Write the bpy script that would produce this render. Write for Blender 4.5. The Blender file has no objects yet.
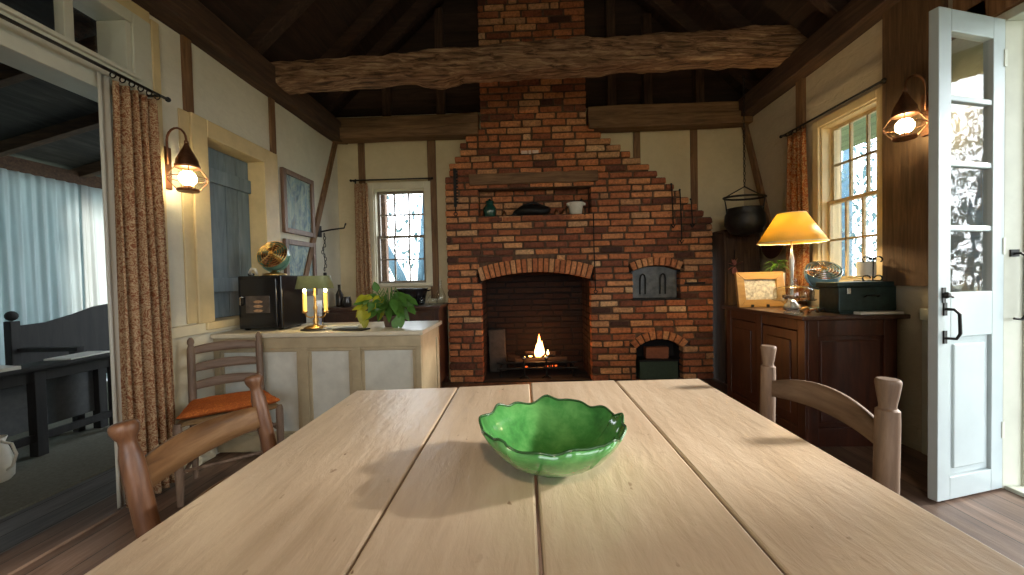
import bpy, math, random
from mathutils import Vector, Matrix, noise
random.seed(7)
PI = math.pi
R = math.radians
col = bpy.context.scene.collection
sc = bpy.context.scene

# ------------------------------------------------------------------ mesh builder
class MB:
    def __init__(s, xf=None):
        s.v = []; s.f = []; s.m = []; s.t = []; s.xf = xf
    def add(s, vs, fs, mi=0, tone=0.5):
        n = len(s.v)
        for p in vs:
            p = Vector(p)
            s.v.append(s.xf @ p if s.xf else p)
        for f in fs:
            s.f.append([n + i for i in f]); s.m.append(mi); s.t.append(tone)
        return s
    def box(s, x0, x1, y0, y1, z0, z1, mi=0, tone=0.5, jit=0, rot=None):
        P = [(x0,y0,z0),(x1,y0,z0),(x1,y1,z0),(x0,y1,z0),(x0,y0,z1),(x1,y0,z1),(x1,y1,z1),(x0,y1,z1)]
        if jit: P = [tuple(c + random.uniform(-jit, jit) for c in p) for p in P]
        if rot is not None:
            c = Vector(((x0+x1)/2, (y0+y1)/2, (z0+z1)/2)); P = [rot @ (Vector(p) - c) + c for p in P]
        return s.add(P, [(0,3,2,1),(4,5,6,7),(0,1,5,4),(1,2,6,5),(2,3,7,6),(3,0,4,7)], mi, tone)
    def beam(s, a, b, w, h, up=(0,0,1), seg=1, wob=0, mi=0):
        # rectangular bar from a to b; w across, h along up
        a = Vector(a); b = Vector(b); d = (b - a).normalized(); u = Vector(up)
        r = d.cross(u)
        if r.length < 1e-4: r = d.cross(Vector((0,1,0)))
        r.normalize(); u = r.cross(d).normalized()
        vs = []; fs = []
        for i in range(seg + 1):
            c = a.lerp(b, i/seg)
            for (i1, j1) in ((-1,-1),(1,-1),(1,1),(-1,1)):
                k = Vector([random.uniform(-wob, wob) for _ in range(3)]) if wob else Vector()
                vs.append(c + r*i1*w/2 + u*j1*h/2 + k)
        for i in range(seg):
            o = i*4
            for j in range(4): fs.append((o+j, o+(j+1)%4, o+4+(j+1)%4, o+4+j))
        fs.append((3,2,1,0)); o = seg*4; fs.append((o,o+1,o+2,o+3))
        return s.add(vs, fs, mi)
    def tube(s, pts, rad, seg=8, mi=0, closed=False, flat=1.0):
        pts = [Vector(p) for p in pts]; n = len(pts)
        if not hasattr(rad, '__len__'): rad = [rad]*n
        vs = []; fs = []; up = None
        for i, p in enumerate(pts):
            a = pts[(i-1) % n] if (closed or i > 0) else p
            b = pts[(i+1) % n] if (closed or i < n-1) else p
            d = (b - a).normalized()
            if up is None:
                up = Vector((0,0,1)) if abs(d.z) < .9 else Vector((1,0,0))
            r = d.cross(up).normalized(); up = r.cross(d).normalized()
            for k in range(seg):
                t = 2*PI*k/seg
                vs.append(p + r*math.cos(t)*rad[i] + up*math.sin(t)*rad[i]*flat)
        for i in range(n if closed else n-1):
            for k in range(seg):
                o = i*seg; q = ((i+1) % n)*seg
                fs.append((o+k, o+(k+1)%seg, q+(k+1)%seg, q+k))
        if not closed:
            fs.append(tuple(range(seg))[::-1]); fs.append(tuple((n-1)*seg + k for k in range(seg)))
        return s.add(vs, fs, mi)
    def lathe(s, prof, seg=24, c=(0,0,0), mi=0, sx=1, sy=1, fn=None, caps=True, mat=None):
        vs = []; fs = []; n = len(prof)
        for (r, z) in prof:
            for k in range(seg):
                t = 2*PI*k/seg; rr, zz = (r, z) if fn is None else fn(r, z, t)
                p = Vector((rr*math.cos(t)*sx, rr*math.sin(t)*sy, zz))
                if mat is not None: p = mat @ p
                vs.append((c[0]+p.x, c[1]+p.y, c[2]+p.z))
        for i in range(n-1):
            for k in range(seg):
                fs.append((i*seg+k, i*seg+(k+1)%seg, (i+1)*seg+(k+1)%seg, (i+1)*seg+k))
        if caps:
            fs.append(tuple(range(seg))[::-1]); fs.append(tuple((n-1)*seg+k for k in range(seg)))
        return s.add(vs, fs, mi)
    def prism(s, outl, y0, y1, mi=0, axis='y'):
        n = len(outl)
        def m(a, b, d): return {'y': (a, d, b), 'x': (d, a, b), 'z': (a, b, d)}[axis]
        vs = [m(a, b, y0) for a, b in outl] + [m(a, b, y1) for a, b in outl]
        fs = [tuple(range(n)), tuple(range(2*n-1, n-1, -1))]
        for i in range(n): fs.append((i, n+i, n+(i+1)%n, (i+1)%n))
        return s.add(vs, fs, mi)
    def grid(s, fn, nu, nv, mi=0, closed_u=False):
        vs = [fn(i/nu, j/nv) for j in range(nv+1) for i in range(nu+1)]
        fs = [(j*(nu+1)+i, j*(nu+1)+i+1, (j+1)*(nu+1)+i+1, (j+1)*(nu+1)+i) for j in range(nv) for i in range(nu)]
        return s.add(vs, fs, mi)
    def ball(s, c, r, seg=10, rings=7, mi=0, sx=1, sy=1, sz=1, wob=0):
        prof = [(max(1e-4, r*math.sin(PI*i/rings)), -r*math.cos(PI*i/rings)*sz) for i in range(rings+1)]
        fn = None
        if wob: fn = lambda a, z, t: (a*(1+wob*math.sin(3*t+z*40)), z*(1+wob*math.cos(2*t)))
        return s.lathe(prof, seg, c, mi, sx, sy, fn)
    def build(s, name, mats, parent=None, bevel=0, smooth=False, off=None, solid=0, subd=0, seg=2):
        if off is None and parent is not None and parent.get('_w'): off = parent.location.copy()
        vs = [p - Vector(off) for p in s.v] if off is not None else s.v
        me = bpy.data.meshes.new(name); me.from_pydata([tuple(p) for p in vs], [], s.f)
        if not isinstance(mats, (list, tuple)): mats = [mats]
        for m in mats: me.materials.append(m)
        for p, i in zip(me.polygons, s.m): p.material_index = i; p.use_smooth = bool(smooth)
        if len(set(s.t)) > 1:
            at = me.attributes.new('tone', 'FLOAT', 'FACE')
            at.data.foreach_set('value', s.t)
        me.update()
        import bmesh
        bm = bmesh.new(); bm.from_mesh(me); bmesh.ops.recalc_face_normals(bm, faces=bm.faces); bm.to_mesh(me); bm.free()
        if smooth == 'auto':
            me.set_sharp_from_angle(angle=R(40))
        o = bpy.data.objects.new(name, me); col.objects.link(o)
        if parent is not None: o.parent = parent
        if solid:
            q = o.modifiers.new('s', 'SOLIDIFY'); q.thickness = solid; q.offset = 0
        if bevel:
            q = o.modifiers.new('b', 'BEVEL'); q.width = bevel; q.segments = seg; q.limit_method = 'ANGLE'; q.angle_limit = R(35)
        if subd:
            q = o.modifiers.new('u', 'SUBSURF'); q.levels = subd; q.render_levels = subd
        return o

def thing(name, label, cat, loc=(0,0,0), rz=0, group=None, w=True):
    """an Empty at the base of a thing; with w the parts are given in room coordinates"""
    o = bpy.data.objects.new(name, None); col.objects.link(o); o.empty_display_size = .05
    o.location = loc; o.rotation_euler = (0, 0, rz); o['label'] = label; o['category'] = cat
    if group: o['group'] = group
    if w: o['_w'] = 1
    return o
def tag(o, label, cat, group=None, kind=None):
    o['label'] = label; o['category'] = cat
    if group: o['group'] = group
    if kind: o['kind'] = kind
    return o
def struct(o): o['kind'] = 'structure'; return o
def ch(o): return [c for c in bpy.data.objects if c.parent == o]
def dup(root, loc, rz, label=None):
    r = root.copy(); col.objects.link(r); r.location = loc; r.rotation_euler = (0, 0, rz)
    if label: r['label'] = label
    for c0 in ch(root):
        c = c0.copy(); col.objects.link(c); c.parent = r
        for g in ch(c0):
            d = g.copy(); col.objects.link(d); d.parent = c
    return r

# ------------------------------------------------------------------ materials
def new(name):
    m = bpy.data.materials.new(name); m.use_nodes = True; nt = m.node_tree
    b = nt.nodes['Principled BSDF']; return m, nt, b
def coords(nt, scale=(1,1,1), rot=(0,0,0)):
    t = nt.nodes.new('ShaderNodeTexCoord'); mp = nt.nodes.new('ShaderNodeMapping')
    mp.inputs['Scale'].default_value = scale; mp.inputs['Rotation'].default_value = rot
    nt.links.new(t.outputs['Object'], mp.inputs['Vector']); return mp.outputs['Vector']
def ramp(nt, fac, stops):
    r = nt.nodes.new('ShaderNodeValToRGB'); e = r.color_ramp.elements
    while len(e) > 1: e.remove(e[-1])
    e[0].position = stops[0][0]; e[0].color = (*stops[0][1], 1)
    for p, c in stops[1:]:
        q = e.new(p); q.color = (*c, 1)
    nt.links.new(fac, r.inputs['Fac']); return r.outputs['Color']
def nz(nt, vec, scale, detail=6, rough=.6, dist=0):
    n = nt.nodes.new('ShaderNodeTexNoise'); n.inputs['Scale'].default_value = scale; n.inputs['Detail'].default_value = detail
    n.inputs['Roughness'].default_value = rough; n.inputs['Distortion'].default_value = dist
    nt.links.new(vec, n.inputs['Vector']); return n.outputs['Fac']
def mixc(nt, fac, a, b, mode='MIX'):
    m = nt.nodes.new('ShaderNodeMix'); m.data_type = 'RGBA'; m.blend_type = mode
    if isinstance(fac, float): m.inputs['Factor'].default_value = fac
    else: nt.links.new(fac, m.inputs['Factor'])
    for k, x in (('A', a), ('B', b)):
        s = [i for i in m.inputs if i.name == k and i.type == 'RGBA'][0]
        if isinstance(x, tuple): s.default_value = (*x, 1)
        else: nt.links.new(x, s)
    return [o for o in m.outputs if o.type == 'RGBA'][0]
def bump(nt, b, h, st, dist=.01):
    n = nt.nodes.new('ShaderNodeBump'); n.inputs['Strength'].default_value = st; n.inputs['Distance'].default_value = dist
    nt.links.new(h, n.inputs['Height']); nt.links.new(n.outputs['Normal'], b.inputs['Normal'])
def plain(name, c, rough=.5, metal=0, emit=None, es=0, var=.15, sc_=30, bs=.1, alpha=None, spec=None, coat=0):
    m, nt, b = new(name)
    v = coords(nt); f = nz(nt, v, sc_, 4)
    lo = tuple(x*(1-var) for x in c); hi = tuple(min(1, x*(1+var)) for x in c)
    nt.links.new(ramp(nt, f, [(.3, lo), (.7, hi)]), b.inputs['Base Color'])
    b.inputs['Roughness'].default_value = rough; b.inputs['Metallic'].default_value = metal
    if bs: bump(nt, b, f, bs, .002)
    if emit: b.inputs['Emission Color'].default_value = (*emit, 1); b.inputs['Emission Strength'].default_value = es
    if coat: b.inputs['Coat Weight'].default_value = coat; b.inputs['Coat Roughness'].default_value = .08
    if spec is not None: b.inputs['Specular IOR Level'].default_value = spec
    return m
def wood(name, stops, axis='x', scale=3.0, stretch=10, rough=.6, bs=.35, bd=.004, fine=True, coat=0, knots=0):
    m, nt, b = new(name)
    s = [stretch, stretch, stretch]; s['xyz'.index(axis)] = 1
    v = coords(nt, tuple(s)); f = nz(nt, v, scale, 8, .65, .6)
    v2 = coords(nt); g = nz(nt, v2, 2.2, 3)
    cA = ramp(nt, f, stops)
    cB = mixc(nt, .55, cA, ramp(nt, g, [(.3, (.55,.55,.55)), (.7, (1.15,1.12,1.1))]), 'MULTIPLY')
    nt.links.new(cB, b.inputs['Base Color'])
    b.inputs['Roughness'].default_value = rough
    if coat: b.inputs['Coat Weight'].default_value = coat; b.inputs['Coat Roughness'].default_value = .15
    bump(nt, b, f, bs, bd)
    return m
def plaster(name, c, c2, bs=.35):
    m, nt, b = new(name); v = coords(nt)
    f = nz(nt, v, 2.0, 6, .6, .3); g = nz(nt, v, 22, 5)
    a = ramp(nt, f, [(.3, c2), (.62, c)])
    nt.links.new(mixc(nt, .35, a, ramp(nt, g, [(.3, tuple(x*.82 for x in c)), (.7, c)])), b.inputs['Base Color'])
    b.inputs['Roughness'].default_value = .85
    h = nz(nt, coords(nt, (1,1,2.2)), 7, 5, .6, 1.2); bump(nt, b, h, bs, .012)
    return m
def boards(name, stops, across='x', width=.14, along_stretch=12, rough=.6, gap=(.02,.015,.01), axis_along='y', gloss_var=True, bs=.3):
    """plank surface: boards run along axis_along and repeat across"""
    m, nt, b = new(name)
    t = nt.nodes.new('ShaderNodeTexCoord'); sp = nt.nodes.new('ShaderNodeSeparateXYZ'); nt.links.new(t.outputs['Object'], sp.inputs[0])
    d = nt.nodes.new('ShaderNodeMath'); d.operation = 'DIVIDE'; nt.links.new(sp.outputs['xyz'.index(across)], d.inputs[0]); d.inputs[1].default_value = width
    fl = nt.nodes.new('ShaderNodeMath'); fl.operation = 'FLOOR'; nt.links.new(d.outputs[0], fl.inputs[0])
    fr = nt.nodes.new('ShaderNodeMath'); fr.operation = 'FRACT'; nt.links.new(d.outputs[0], fr.inputs[0])
    wn = nt.nodes.new('ShaderNodeTexWhiteNoise'); wn.noise_dimensions = '1D'; nt.links.new(fl.outputs[0], wn.inputs['W'])
    s = [along_stretch]*3; s['xyz'.index(axis_along)] = 1
    mp = nt.nodes.new('ShaderNodeMapping'); mp.inputs['Scale'].default_value = s; nt.links.new(t.outputs['Object'], mp.inputs[0])
    ad = nt.nodes.new('ShaderNodeVectorMath'); ad.operation = 'ADD'; nt.links.new(mp.outputs[0], ad.inputs[0]); nt.links.new(wn.outputs['Color'], ad.inputs[1])
    sc3 = nt.nodes.new('ShaderNodeVectorMath'); sc3.operation = 'SCALE'; sc3.inputs['Scale'].default_value = 1; nt.links.new(ad.outputs[0], sc3.inputs[0])
    f = nz(nt, sc3.outputs[0], 2.5, 8, .65, .5)
    c = mixc(nt, .7, ramp(nt, f, stops), ramp(nt, wn.outputs['Value'], [(0, (.6,.6,.6)), (1, (1.2,1.15,1.1))]), 'MULTIPLY')
    edge = nt.nodes.new('ShaderNodeMath'); edge.operation = 'LESS_THAN'; nt.links.new(fr.outputs[0], edge.inputs[0]); edge.inputs[1].default_value = .004/width*1.2
    nt.links.new(mixc(nt, edge.outputs[0], c, gap), b.inputs['Base Color'])
    b.inputs['Roughness'].default_value = rough
    sub = nt.nodes.new('ShaderNodeMath'); sub.operation = 'SUBTRACT'; nt.links.new(f, sub.inputs[0]); nt.links.new(edge.outputs[0], sub.inputs[1])
    bump(nt, b, sub.outputs[0], bs, .005)
    return m
def brickmat(name, dark=1.0, soot=0):
    m, nt, b = new(name)
    at = nt.nodes.new('ShaderNodeAttribute'); at.attribute_name = 'tone'
    base = ramp(nt, at.outputs['Fac'], [(0, (.07,.028,.017)), (.1, (.15,.05,.026)), (.24, (.27,.085,.04)), (.42, (.42,.14,.055)),
                                          (.6, (.58,.22,.085)), (.76, (.64,.33,.15)), (.88, (.50,.25,.12)), (1, (.72,.46,.25))])
    v = coords(nt); f = nz(nt, v, 38, 6, .7); g = nz(nt, v, 7, 4)
    c = mixc(nt, .8, base, ramp(nt, f, [(.30, (.30,.26,.23)), (.48, (.9,.86,.82)), (.72, (1.5,1.45,1.35))]), 'MULTIPLY')
    c = mixc(nt, .5, c, ramp(nt, g, [(.3, (.5,.47,.45)), (.65, (1.15,1.1,1.05))]), 'MULTIPLY')
    if dark != 1: c = mixc(nt, 1.0, c, (dark, dark*.9, dark*.85), 'MULTIPLY')
    nt.links.new(c, b.inputs['Base Color']); b.inputs['Roughness'].default_value = .85
    bump(nt, b, f, .6, .012); return m
def fabric(name, ground, pats, scale=34, transl=0.0, rough=.9):
    m, nt, b = new(name); v = coords(nt)
    w = nt.nodes.new('ShaderNodeTexVoronoi'); w.feature = 'F1'; w.inputs['Scale'].default_value = scale*.36
    nd = nt.nodes.new('ShaderNodeTexNoise'); nd.inputs['Scale'].default_value = scale*.7; nt.links.new(v, nd.inputs['Vector'])
    mxv = nt.nodes.new('ShaderNodeMix'); mxv.data_type = 'VECTOR'; mxv.inputs['Factor'].default_value = .055
    vi = [i for i in mxv.inputs if i.type == 'VECTOR']; nt.links.new(v, vi[0]); nt.links.new(nd.outputs['Color'], vi[1])
    nt.links.new([o for o in mxv.outputs if o.type == 'VECTOR'][0], w.inputs['Vector'])
    f1 = nz(nt, v, scale*.62, 2, .5, 2.5)
    sw = ramp(nt, f1, [(.36, pats[0]), (.45, pats[1]), (.49, ground), (.53, ground), (.57, pats[1]), (.63, pats[0])])
    mk = ramp(nt, w.outputs['Distance'], [(.20, (.8,.8,.8)), (.26, (0,0,0))]); rg = ramp(nt, w.outputs['Distance'], [(.25, (0,0,0)), (.29, (.5,.5,.5)), (.33, (.5,.5,.5)), (.38, (0,0,0))])
    c2 = mixc(nt, rg, mixc(nt, mk, sw, pats[0]), ground)
    nt.links.new(c2, b.inputs['Base Color']); b.inputs['Roughness'].default_value = rough; b.inputs['Specular IOR Level'].default_value = .15
    if transl:
        tr = nt.nodes.new('ShaderNodeBsdfTranslucent'); nt.links.new(c2, tr.inputs['Color'])
        ms = nt.nodes.new('ShaderNodeMixShader'); ms.inputs[0].default_value = transl
        out = nt.nodes['Material Output']; nt.links.new(b.outputs[0], ms.inputs[1]); nt.links.new(tr.outputs[0], ms.inputs[2]); nt.links.new(ms.outputs[0], out.inputs['Surface'])
    bump(nt, b, nz(nt, v, 300, 2), .1, .001)
    return m
def glass(name, tint=(1,1,1), refl=1.0, rough=0.02):
    m = bpy.data.materials.new(name); m.use_nodes = True; nt = m.node_tree; nt.nodes.clear()
    o = nt.nodes.new('ShaderNodeOutputMaterial'); t = nt.nodes.new('ShaderNodeBsdfTransparent'); t.inputs[0].default_value = (*tint, 1)
    g = nt.nodes.new('ShaderNodeBsdfGlossy'); g.inputs['Roughness'].default_value = rough
    fr = nt.nodes.new('ShaderNodeFresnel'); gm = nt.nodes.new('ShaderNodeNewGeometry'); iq = nt.nodes.new('ShaderNodeMapRange'); iq.inputs['To Min'].default_value = 1.5; iq.inputs['To Max'].default_value = 1/1.5; nt.links.new(gm.outputs['Backfacing'], iq.inputs['Value']); nt.links.new(iq.outputs[0], fr.inputs['IOR'])
    mu = nt.nodes.new('ShaderNodeMath'); mu.operation = 'MULTIPLY'; mu.inputs[1].default_value = refl; nt.links.new(fr.outputs[0], mu.inputs[0])
    # old wavy glass
    v = coords(nt); n = nz(nt, v, 6, 2); bm_ = nt.nodes.new('ShaderNodeBump'); bm_.inputs['Strength'].default_value = .15; bm_.inputs['Distance'].default_value = .01
    nt.links.new(n, bm_.inputs['Height']); nt.links.new(bm_.outputs[0], g.inputs['Normal'])
    ms = nt.nodes.new('ShaderNodeMixShader'); nt.links.new(mu.outputs[0], ms.inputs[0]); nt.links.new(t.outputs[0], ms.inputs[1]); nt.links.new(g.outputs[0], ms.inputs[2])
    nt.links.new(ms.outputs[0], o.inputs['Surface']); return m
def emis(name, c, s):
    m = bpy.data.materials.new(name); m.use_nodes = True; nt = m.node_tree; nt.nodes.clear()
    o = nt.nodes.new('ShaderNodeOutputMaterial'); e = nt.nodes.new('ShaderNodeEmission'); e.inputs[0].default_value = (*c, 1); e.inputs[1].default_value = s
    nt.links.new(e.outputs[0], o.inputs[0]); return m
def cloth_tr(name, c, t, tc=None):
    m, nt, b = new(name); b.inputs['Base Color'].default_value = (*c, 1); b.inputs['Roughness'].default_value = .9
    tr = nt.nodes.new('ShaderNodeBsdfTranslucent'); v = coords(nt, (1,1,.25)); f = nz(nt, v, 9, 4)
    tc = tc or c
    nt.links.new(ramp(nt, f, [(.3, tuple(x*.75 for x in tc)), (.7, tc)]), tr.inputs['Color'])
    ms = nt.nodes.new('ShaderNodeMixShader'); ms.inputs[0].default_value = t; out = nt.nodes['Material Output']
    nt.links.new(b.outputs[0], ms.inputs[1]); nt.links.new(tr.outputs[0], ms.inputs[2]); nt.links.new(ms.outputs[0], out.inputs['Surface']); return m

M = {}
M['plaster_left'] = plaster('plaster_left', (.72,.69,.57), (.60,.57,.46))
M['plaster_back'] = plaster('plaster_back', (.66,.56,.36), (.54,.44,.27))
M['plaster_right'] = plaster('plaster_right', (.55,.47,.34), (.42,.35,.24), .6)
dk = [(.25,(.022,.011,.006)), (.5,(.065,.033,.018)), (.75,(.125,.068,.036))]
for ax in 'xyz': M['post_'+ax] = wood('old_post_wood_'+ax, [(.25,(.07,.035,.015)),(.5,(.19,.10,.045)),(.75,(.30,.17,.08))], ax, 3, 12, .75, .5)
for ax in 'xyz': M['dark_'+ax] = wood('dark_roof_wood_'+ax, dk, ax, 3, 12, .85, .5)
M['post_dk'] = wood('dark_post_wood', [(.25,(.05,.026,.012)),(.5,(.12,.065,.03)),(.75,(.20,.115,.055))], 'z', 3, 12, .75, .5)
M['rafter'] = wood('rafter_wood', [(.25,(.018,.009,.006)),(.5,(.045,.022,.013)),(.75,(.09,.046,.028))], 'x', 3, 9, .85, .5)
M['tie'] = wood('hewn_tie_beam', [(.36,(.05,.022,.010)),(.44,(.20,.10,.05)),(.54,(.36,.20,.11)),(.66,(.60,.40,.23))], 'x', 4.0, 9, .72, 1.0, .05)
M['floor'] = boards('floor_boards', [(.25,(.06,.034,.024)),(.5,(.15,.092,.064)),(.75,(.25,.17,.125))], 'x', .15, 10, .5)
M['grey_boards'] = boards('grey_porch_boards', [(.25,(.08,.085,.09)),(.5,(.16,.165,.17)),(.75,(.25,.25,.25))], 'x', .14, 10, .7)
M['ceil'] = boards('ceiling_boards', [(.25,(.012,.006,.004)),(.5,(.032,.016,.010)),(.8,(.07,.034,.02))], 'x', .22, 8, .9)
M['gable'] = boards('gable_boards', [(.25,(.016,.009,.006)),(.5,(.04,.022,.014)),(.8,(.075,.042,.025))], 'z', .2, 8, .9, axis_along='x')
M['brick'] = brickmat('old_brick')
M['brick_soot'] = brickmat('sooty_brick', .035)
M['mortar'] = plain('lime_mortar', (.11,.062,.036), .95, var=.4, sc_=25, bs=.5)
M['soot'] = plain('soot', (.012,.010,.009), .95)
M['cream'] = plain('cream_paint', (.66,.60,.44), .5, var=.08, sc_=8, bs=.05)
M['ochre'] = plain('ochre_cream_paint', (.62,.49,.27), .5, var=.1, sc_=8, bs=.05)
M['white'] = plain('white_paint', (.60,.655,.655), .38, var=.05, sc_=6, bs=.05)
M['leafp'] = plain('door_leaf_paint', (.42,.475,.485), .35, var=.05, sc_=6, bs=.05)
M['jamb'] = plain('jamb_paint', (.56,.56,.47), .5, var=.08, sc_=6, bs=.05)
M['glass'] = glass('window_glass'); M['dglass'] = glass('door_glass', (.95,.97,.97), 1.0)
M['cglass'] = glass('clear_glassware', (.93,.95,.93), 1.6, .03)
M['iron'] = plain('black_iron', (.018,.017,.016), .5, .6, var=.3)
M['pewter'] = plain('oven_iron_door', (.09,.095,.10), .45, .7, var=.35, sc_=14)
M['brass'] = plain('aged_brass', (.62,.38,.13), .3, 1.0, var=.15)
M['copper'] = plain('dark_copper', (.22,.10,.05), .45, .9, var=.25)
M['chrome'] = plain('dull_chrome', (.6,.6,.58), .25, 1.0)
def tablemat():
    m, nt, b = new('worn_cream_table_paint')
    v = coords(nt, (9, 1, 9)); f = nz(nt, v, 3.2, 8, .65, .3); v2 = coords(nt)
    g = nz(nt, v2, 3, 4); sp = nz(nt, coords(nt, (2.2,1,1)), 26, 3, .5)
    sp2 = nz(nt, v2, 5.5, 5, .6)
    c = ramp(nt, f, [(.25, (.45,.34,.235)), (.5, (.56,.44,.32)), (.75, (.63,.515,.39))])
    c = mixc(nt, .35, c, ramp(nt, g, [(.3, (.82,.8,.78)), (.7, (1.08,1.06,1.04))]), 'MULTIPLY')
    mask = ramp(nt, sp, [(.70, (0,0,0)), (.74, (1,1,1))])
    mask2 = ramp(nt, sp2, [(.50, (.15,.15,.15)), (.60, (1,1,1))])
    mk = mixc(nt, 1.0, mask, mask2, 'MULTIPLY')
    nt.links.new(mixc(nt, mk, c, (.17,.085,.04)), b.inputs['Base Color'])
    rr = nt.nodes.new('ShaderNodeMapRange'); rr.inputs['To Min'].default_value = .24; rr.inputs['To Max'].default_value = .42
    nt.links.new(g, rr.inputs['Value']); nt.links.new(rr.outputs[0], b.inputs['Roughness'])
    h = nz(nt, coords(nt, (3.4,1,3)), 13, 6, .6, .4); bump(nt, b, h, .35, .006); return m
M['table'] = tablemat()
M['paintdark'] = plain('gap_wood', (.10,.06,.035), .8)
M['curtain'] = fabric('paisley_curtain', (.56,.41,.25), [(.24,.085,.04), (.36,.20,.10)], 52, .12)
M['curtain_lamp_tint'] = fabric('paisley_curtain_lamp_tint', (.52,.34,.17), [(.30,.07,.02), (.35,.13,.04)], 38, .3)  # same paisley, with the table lamp's orange light put into the cloth colour
M['lining'] = cloth_tr('curtain_lining', (.62,.60,.52), .2)
M['sheer'] = cloth_tr('sheer_cloth', (.60,.66,.66), .5, (.36,.43,.44))
M['chair'] = wood('chair_wood', [(.25,(.07,.028,.014)),(.5,(.17,.075,.035)),(.75,(.27,.14,.075))], 'z', 4, 9, .42, .2, .002)
M['chair_slat'] = wood('chair_slat_wood', [(.25,(.09,.04,.015)),(.5,(.22,.11,.045)),(.75,(.34,.20,.095))], 'y', 4, 9, .42, .2, .002)
M['gchair'] = wood('weathered_chair_wood', [(.25,(.09,.055,.035)),(.5,(.185,.12,.08)),(.75,(.28,.195,.14))], 'z', 4, 9, .6, .25, .002)
M['gslat'] = wood('weathered_slat_wood', [(.25,(.09,.055,.035)),(.5,(.185,.12,.08)),(.75,(.28,.195,.14))], 'y', 4, 9, .6, .25, .002)
M['rush'] = wood('rush_seat', [(.3,(.20,.12,.05)),(.7,(.42,.29,.14))], 'y', 14, 6, .8, .6)
M['orange'] = fabric('orange_cushion_cloth', (.50,.13,.03), [(.62,.19,.04), (.28,.06,.02)], 60)
M['mahog_z'] = wood('mahogany_z', [(.25,(.022,.008,.005)),(.5,(.055,.017,.009)),(.75,(.10,.032,.016))], 'z', 3, 8, .32, .15, .002, coat=.2)
M['mahog_x'] = wood('mahogany_x', [(.25,(.028,.012,.008)),(.5,(.06,.024,.014)),(.75,(.10,.042,.024))], 'y', 3, 8, .3, .15, .002, coat=.3)
M['cpanel'] = plain('counter_panel_paint', (.60,.60,.54), .55, var=.1, sc_=10)
M['cframe'] = plain('counter_frame_paint', (.42,.345,.22), .5, var=.12, sc_=10)
M['ctop'] = plain('counter_top_paint', (.62,.56,.43), .32, var=.12, sc_=8, bs=.1)
M['blue_shutter'] = wood('blue_grey_shutter_paint', [(.25,(.11,.16,.19)),(.5,(.18,.25,.29)),(.75,(.27,.34,.37))], 'z', 2.5, 8, .6, .25, .003)
M['blue_ext'] = plain('blue_shutter_paint', (.10,.22,.28), .6)
M['pic_frame'] = wood('picture_frame_wood', [(.3,(.12,.065,.04)),(.7,(.25,.15,.10))], 'z', 5, 8, .5, .2, .002)
M['pine_frame'] = wood('pine_frame_wood', [(.3,(.36,.19,.04)),(.7,(.56,.32,.09))], 'x', 5, 6, .4, .15, .002)
M['ceramic_w'] = plain('white_ceramic', (.72,.68,.58), .35, var=.06)
M['black_en'] = plain('black_enamel', (.008,.008,.009), .18, var=.3)
M['dk_green'] = plain('dark_green_metal', (.018,.035,.03), .4, .3, var=.3)
M['paper'] = plain('white_paper', (.72,.71,.66), .7, var=.04)
M['greypaper'] = plain('grey_magazine', (.28,.29,.27), .5, var=.4, sc_=18)
M['ground'] = plain('outdoor_ground', (.22,.24,.17), .9, var=.4, sc_=3)
def leafm(name, c, t=.3):
    m, nt, b = new(name); v = coords(nt); f = nz(nt, v, 9, 3)
    cc = ramp(nt, f, [(.35, tuple(x*.6 for x in c)), (.65, c)]); nt.links.new(cc, b.inputs['Base Color']); b.inputs['Roughness'].default_value = .45
    tr = nt.nodes.new('ShaderNodeBsdfTranslucent'); nt.links.new(cc, tr.inputs['Color'])
    ms = nt.nodes.new('ShaderNodeMixShader'); ms.inputs[0].default_value = t; out = nt.nodes['Material Output']
    nt.links.new(b.outputs[0], ms.inputs[1]); nt.links.new(tr.outputs[0], ms.inputs[2]); nt.links.new(ms.outputs[0], out.inputs['Surface']); return m
M['leaf'] = leafm('plant_leaf', (.10,.26,.04)); M['leaf_y'] = leafm('yellow_leaf', (.48,.48,.03), .35)
M['tree_leaf'] = leafm('tree_leaf', (.10,.18,.20), .4); M['bark'] = plain('bark', (.06,.115,.15), .9, var=.3, sc_=6)

# ------------------------------------------------------------------ camera
cam = bpy.data.cameras.new('camera'); co = bpy.data.objects.new('camera', cam); col.objects.link(co)
cam.sensor_width = 36; cam.lens = 390/1024*36; cam.clip_start = .02; cam.clip_end = 200
rot = Matrix(((.99926872,.02198746,.03128232),(.03074556,.02434024,-.99923084),(-.02273197,.99946191,.02364642)))
co.matrix_world = Matrix.Translation((0,0,1.1)) @ rot.to_4x4(); sc.camera = co

# ------------------------------------------------------------------ room shell
XL, XR, YB, YF = -2.02, 2.36, 4.25, -2.6
def S(mb, name, mats, **k): return struct(mb.build(name, mats, **k))
fl = MB().box(XL-.12, XR+.02, YF-.1, YB+.1, -.08, 0); S(fl, 'floor', M['floor'])
wl = MB()
for a in ((YF, .42, 0, 2.85), (2.1, 2.43, 0, 2.85), (2.43, 3.0, 0, .86), (2.43, 3.0, 2.05, 2.85), (3.0, YB+.15, 0, 2.85), (.42, 2.1, 2.53, 2.85)):
    wl.box(XL-.14, XL, *a)
S(wl, 'wall_left', M['plaster_left'])
wr = MB()
for a in ((YF, -1.7, 0, 2.95), (-1.7, -.5, 0, .8), (-1.7, -.5, 2.2, 2.95), (-.5, .78, 0, 2.95), (.78, 1.99, 2.29, 2.95), (1.99, 2.665, 0, 2.95), (2.665, 3.175, 0, 1.035), (2.665, 3.175, 2.23, 2.95), (3.175, YB+.15, 0, 2.95)):
    wr.box(XR, XR+.16, *a)
S(wr, 'wall_right', M['plaster_right'])
wb = MB()
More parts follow.
